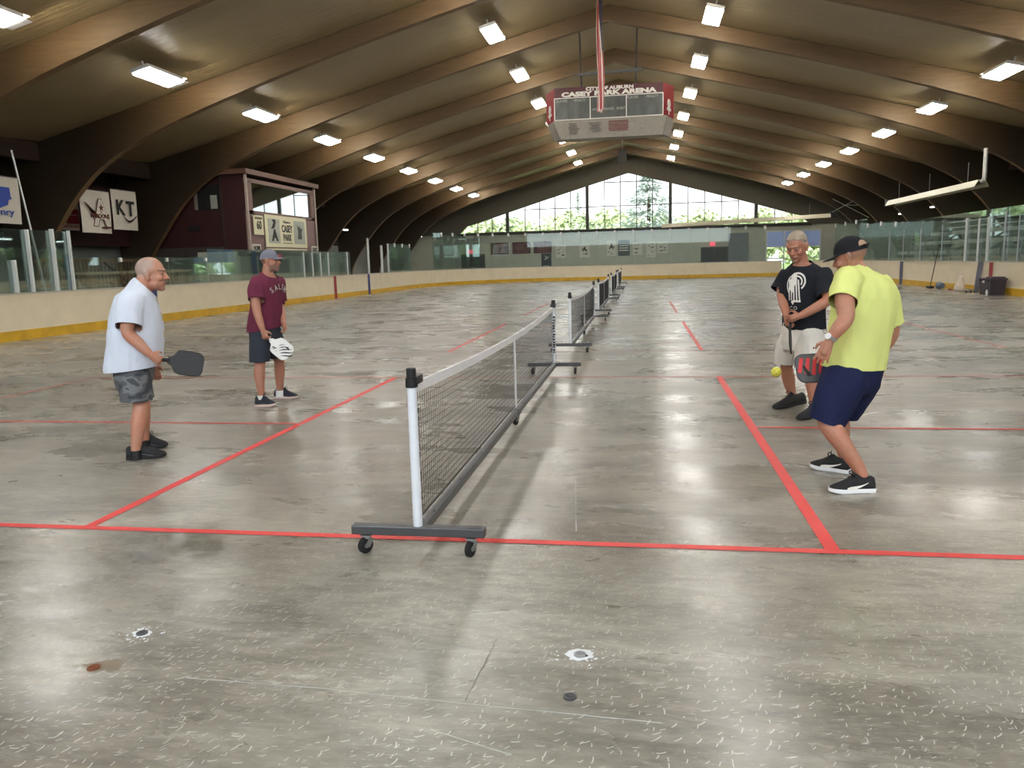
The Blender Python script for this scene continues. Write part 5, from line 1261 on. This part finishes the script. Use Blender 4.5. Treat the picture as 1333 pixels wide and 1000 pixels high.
# white chest print: ring with a figure and three letters
pol = []
def arc(cx, cy_, r0, r1, a0, a1, n=14, e=1.0): return [[(cx+r*math.cos(a)*e, cy_+r*math.sin(a)) for r, a in ((r0, t0), (r1, t0), (r1, t1), (r0, t1))] for t0, t1 in [(a0+(a1-a0)*k/n, a0+(a1-a0)*(k+1)/n) for k in range(n)]]
pol += arc(.035, .075, .072, .088, -.9, 2.5); pol += arc(.035, .075, .044, .058, -.6, 2.2); pol += arc(-.0, .04, .088, .1, 1.7, 4.0, e=.75)
rnd = random.Random(12)
for k in range(5): x0 = -.055+.024*k; pol.append([(x0, .13-.02*abs(k-2)), (x0+.013, .135-.02*abs(k-2)), (x0+.02+.005*k, -.10), (x0+.008+.005*k, -.105)])
pol += [[(-.02, .10), (.02, .10), (.03, .14), (0, .16), (-.025, .14)], [(.0, -.1), (.085, -.1), (.085, -.118), (-.02, -.118)], [(-.02, -.118), (.02, -.118), (.005, -.145)]]
pol += [[(-.06+.1*rnd.random(), -.05+.16*rnd.random()) for _ in range(3)] for _ in range(9)]
F2 = D_(-.62, 0, -.78); L2 = V((-F2.y, F2.x, 0)); cc = P(1034, 377, -.1)
decal(flat(pol), sh.data, cc, L2, Z1, F2, lettering, sh, 'chest_print')
me = flat_text('R.C.O', .13, .036, .02); decal(me, sh.data, cc-Z1*.175-L2*.012, L2, Z1, F2, lettering, sh, 'lettering')
paddle('p', 'black pickleball paddle held edge-on by the man in black', P.G+P(1028.5, 416.5, -.33), D_(.04, -.74, -.62), D_(1, 0, -.12), mat('dark_paddle_face', srgb(30, 32, 34), .55), fl=.27, fwid=.19)

# ---- D: man in yellow shirt, back to the camera
P = Plane(1096, 622); D_ = P.dir
F = D_(-.72, 0, .69); L = V((-F.y, F.x, 0))
H = Head(P(1107, 334, -.02), D_(-.9, -.3, .22), D_(-.25, 1, 0), 1.02)
S0 = dict(skin=srgb(178, 126, 102), F=F, L=L, H=H, neck=[P(1110.5, 340, 0), P(1114, 351, 0), P(1120, 364, 0)], neck_r=[.058, .066, .09],
 torso=[(P(1110, 490, 0), .205, .165), (P(1110.5, 476, 0), .208, .168), (P(1114, 458, 0), .212, .162), (P(1119.5, 432, 0), .215, .155), (P(1124, 406, 0), .222, .152), (P(1126, 388, 0), .222, .145), (P(1125, 374, 0), .212, .132), (P(1120.5, 362, 0), .168, .11), (P(1114.5, 354.5, 0), .105, .09), (P(1111.5, 349, 0), .078, .075), (P(1109.5, 344, 0), .068, .068)],
 arms=[([P(1100, 372, -.17), P(1099.5, 392, -.26), P(1101, 414, -.32), P(1092, 427, -.36), P(1081.5, 441, -.36)], [.063, .06, .051, .046, .033]), ([P(1149, 380, .14), P(1157, 404, .19), P(1160.5, 434, .22), P(1144, 458, .24), P(1124, 469, .19)], [.06, .056, .048, .042, .032])],
 hands=[dict(wr=P(1081, 442, -.36), d=D_(-.36, -.9, -.05), n=D_(-.1, -.1, 1), t=D_(-.95, .3, .1), curl=.32, spread=1.), dict(wr=P(1124, 469, .19), d=D_(-.85, -.35, -.35), n=D_(.2, -.4, -.8), t=D_(-.5, .1, -.8), curl=1.2)],
 legs=[([P(1103, 486, -.1), P(1086, 518, -.18), P(1077, 546, -.24), P(1088, 565, -.27), P(1101, 584, -.28), P(1117.5, 609, -.28), P(1121, 619, -.28)], [.108, .09, .066, .066, .055, .043, .043]), ([P(1119, 486, .1), P(1106, 518, .17), P(1095, 540, .24), P(1094.5, 558, .27), P(1096, 576, .29), P(1099, 594, .3), P(1101, 601, .3)], [.105, .088, .064, .063, .052, .041, .042])],
 sleeves=[([P(1106, 362, -.09), P(1100, 374, -.17), P(1097.5, 389, -.235), P(1097, 397, -.25)], [.092, .088, .085, .085]), ([P(1140, 372, .1), P(1152, 388, .16), P(1160.5, 417, .2), P(1161.5, 423, .21)], [.094, .088, .08, .08])],
 shirt_cuts=[(P(1110, 477.5, 0), D_(-.08, -1, 0)), (P(1096, 391, -.24), D_(-.1, -1, 0)), (P(1161, 420.5, .21), D_(.25, -1, 0)), (P(1110.5, 348.3, 0), D_(-.25, 1, .2))],
 pelvis=[(P(1103, 512, 0), .18, .125), (P(1106.5, 498, 0), .198, .155), (P(1110, 482, 0), .198, .16), (P(1113, 464, 0), .19, .15)],
 short_legs=[([P(1100, 494, -.1), P(1088, 518, -.16), P(1076.5, 547, -.21), P(1073, 555, -.22)], [.145, .132, .115, .114]), ([P(1118, 494, .1), P(1108, 518, .16), P(1098, 542, .21), P(1095, 550, .22)], [.138, .118, .098, .098])],
 short_cuts=[(P(1076.5, 547.5, -.21), D_(-.32, -1, 0)), (P(1098, 543.5, .21), D_(-.15, -1, 0))],
 hair=srgb(120, 96, 80), hairfn=lambda x, y, z: .6*sstep(-.035, -.01, z)*sstep(.01, -.02, x), face=dict(beard=.2),
 shirt_m=cloth('yellow_green_jersey', srgb(214, 220, 134), var=.02), short_m=cloth('navy_shorts_cloth', srgb(28, 34, 66), var=.1), seed=13, wr=.007)
rd_, sh, sho, body = person(P, 'man in bright yellow T-shirt, navy shorts and black cap leaning with his back turned', S0)
wsole = mat('white_shoe_sole', srgb(236, 236, 238), .5, var=.02); suede = mat('black_suede', srgb(24, 24, 26), .85)
shoe(P, rd_, on(1137.5, 640, 2, 0)-P.G, on(1078.5, 641.5, 2, 0)-P.G, 'shoe', suede, wsole, .108, .095, 'tick')
shoe(P, rd_, on(1106, 616.5, 2, 0)-P.G, on(1054, 608.5, 2, 0)-P.G, 'shoe', suede, wsole, .108, .095, 'tick')
cp = cap(H, rd_, cloth('black_cap_cloth', srgb(30, 30, 34), var=.1), MATS['black_cap_cloth'])
gapm = mat('hair_in_gap', srgb(168, 136, 112), .8, var=.2, scale=120); nb = (-H.F*.93+H.L*.3+H.U*.2).normalized(); xb = H.U.cross(nb).normalized(); ub = nb.cross(xb)
decal(flat([[(.036*math.cos(PI*k/12), .036*math.sin(PI*k/12)) for k in range(13)]]), cp.data, H.p(-.1, .03, .046), xb, ub, nb, gapm, cp, 'cap_opening', .002)
b = B(); b.tube([H.p(-.112, -.05, .04), H.p(-.119, 0, .036), H.p(-.112, .05, .04)], .008, 8, sub=3); b.done('cap_strap', MATS['black_cap_cloth'], cp)
wr_ = P(1082.5, 439.5, -.36); dr = (P(1081, 442, -.36)-P(1092, 427, -.36)).normalized()
wt = B().tube([wr_-dr*.011, wr_+dr*.011], [.0385, .0365], 20).done('wristwatch', steel, rd_, 'auto'); nn_ = (D_(-.5, .3, -.8)-dr*D_(-.5, .3, -.8).dot(dr)).normalized(); B().lathe(wr_+nn_*.036, [(.0005, 0), (.02, 0), (.02, .008), (.0005, .009)], nn_, 16).done('watch_face', white, wt)
def claws(t, x, y, z, L0, L1, w):
    b = B(); o = z*.0075; red_ = mat('red_paddle_print', srgb(206, 58, 66), .5)
    for sg in (1, -1):
        for k in range(4):
            x0 = L0+.07+.046*k; b.quad(*[x*a+y*c+o*sg for a, c in ((x0, -w*.72), (x0+.026, -w*.74), (x0+.026+.03, w*(.5-.1*abs(k-1))), (x0+.03, w*(.56-.1*abs(k-1))))])
    b.done('red_slashes', red_, t)
    b = B()
    for sg in (1, -1): b.quad(*[x*a+y*c+o*1.1*sg for a, c in ((L0+.17, w*.55), (L0+.20, w*.62), (L1-.04, -w*.1), (L1-.05, -w*.25))])
    b.done('dark_slash', ink, t)
paddle('p', 'dark grey pickleball paddle with red slashes held by the man in yellow', P.G+P(1101, 477, .12), D_(-.93, -.03, -.38), D_(.28, .5, -.82), mat('grey_paddle_face', srgb(84, 84, 88), .6), claws, mat('grey_edge', srgb(58, 58, 62), .5), fl=.265, fwid=.2)

# ball in flight
o = on(1010.5, 484.5, 2, .5); dv = ray(1010.5, 484.5); pos = CAM+dv*(5.75)
bt_ = thing('pickleball', 'yellow plastic ball in the air in front of the man in yellow', 'ball', pos)
bm = bmesh.new(); bmesh.ops.create_uvsphere(bm, u_segments=32, v_segments=18, radius=.037); me = bpy.data.meshes.new('shell'); bm.to_mesh(me); bm.free(); link('shell', me, mat('yellow_ball_plastic', srgb(222, 214, 84), .45, var=.04), bt_, True)
b = B(); ga = PI*(3-5**.5)
for i in range(26):
    z = 1-2*(i+.5)/26; rr = math.sqrt(1-z*z); n = V((math.cos(ga*i)*rr, math.sin(ga*i)*rr, z)); b.lathe(n*.0362, [(.0048, 0), (.0048, .0011), (.0003, .0012)], n, 10)
b.done('holes', mat('ball_hole', srgb(150, 140, 44), .7), bt_)

#PART4
# ------------------------------------------------------------------ light
w = bpy.data.worlds.new('sky'); S.world = w; w.use_nodes = True; nt = w.node_tree
bg = nt.nodes['Background']; bg.inputs['Strength'].default_value = 2.2
sk_ = nt.nodes.new('ShaderNodeTexGradient'); tcw = nt.nodes.new('ShaderNodeTexCoord'); mpw = nt.nodes.new('ShaderNodeMapping'); mpw.inputs['Rotation'].default_value = (0, -PI/2, 0)
rp = nt.nodes.new('ShaderNodeValToRGB'); rp.color_ramp.elements[0].color = (.93, .96, 1, 1); rp.color_ramp.elements[1].color = (.70, .82, 1, 1)
nt.links.new(tcw.outputs['Generated'], mpw.inputs[0]); nt.links.new(mpw.outputs[0], sk_.inputs[0]); nt.links.new(sk_.outputs[0], rp.inputs[0]); nt.links.new(rp.outputs[0], bg.inputs['Color'])
sun = bpy.data.lights.new('sun', 'SUN'); sun.energy = 6.0; sun.angle = .05; so = bpy.data.objects.new('sun', sun); C.objects.link(so); so.rotation_euler = (math.radians(48), 0, math.radians(-18))
ar = bpy.data.lights.new('added_near_fill', 'AREA'); ar.shape = 'RECTANGLE'; ar.size = 30; ar.size_y = 6; ar.energy = 2900; ar.color = (.86, .93, 1.0)  # added fill lamp standing in for daylight behind the camera; wall there is closed
ao = bpy.data.objects.new('added_near_fill', ar); C.objects.link(ao); ao.location = (2, -9.6, 5.2); ao.rotation_euler = (math.radians(68), 0, 0)
S.view_settings.view_transform = 'Standard'; S.view_settings.look = 'None'; S.view_settings.exposure = 0.0
S.cycles.max_bounces = 8; S.cycles.diffuse_bounces = 4; S.cycles.transparent_max_bounces = 24; S.cycles.sample_clamp_indirect = 6.0; S.cycles.caustics_reflective = False; S.cycles.caustics_refractive = False
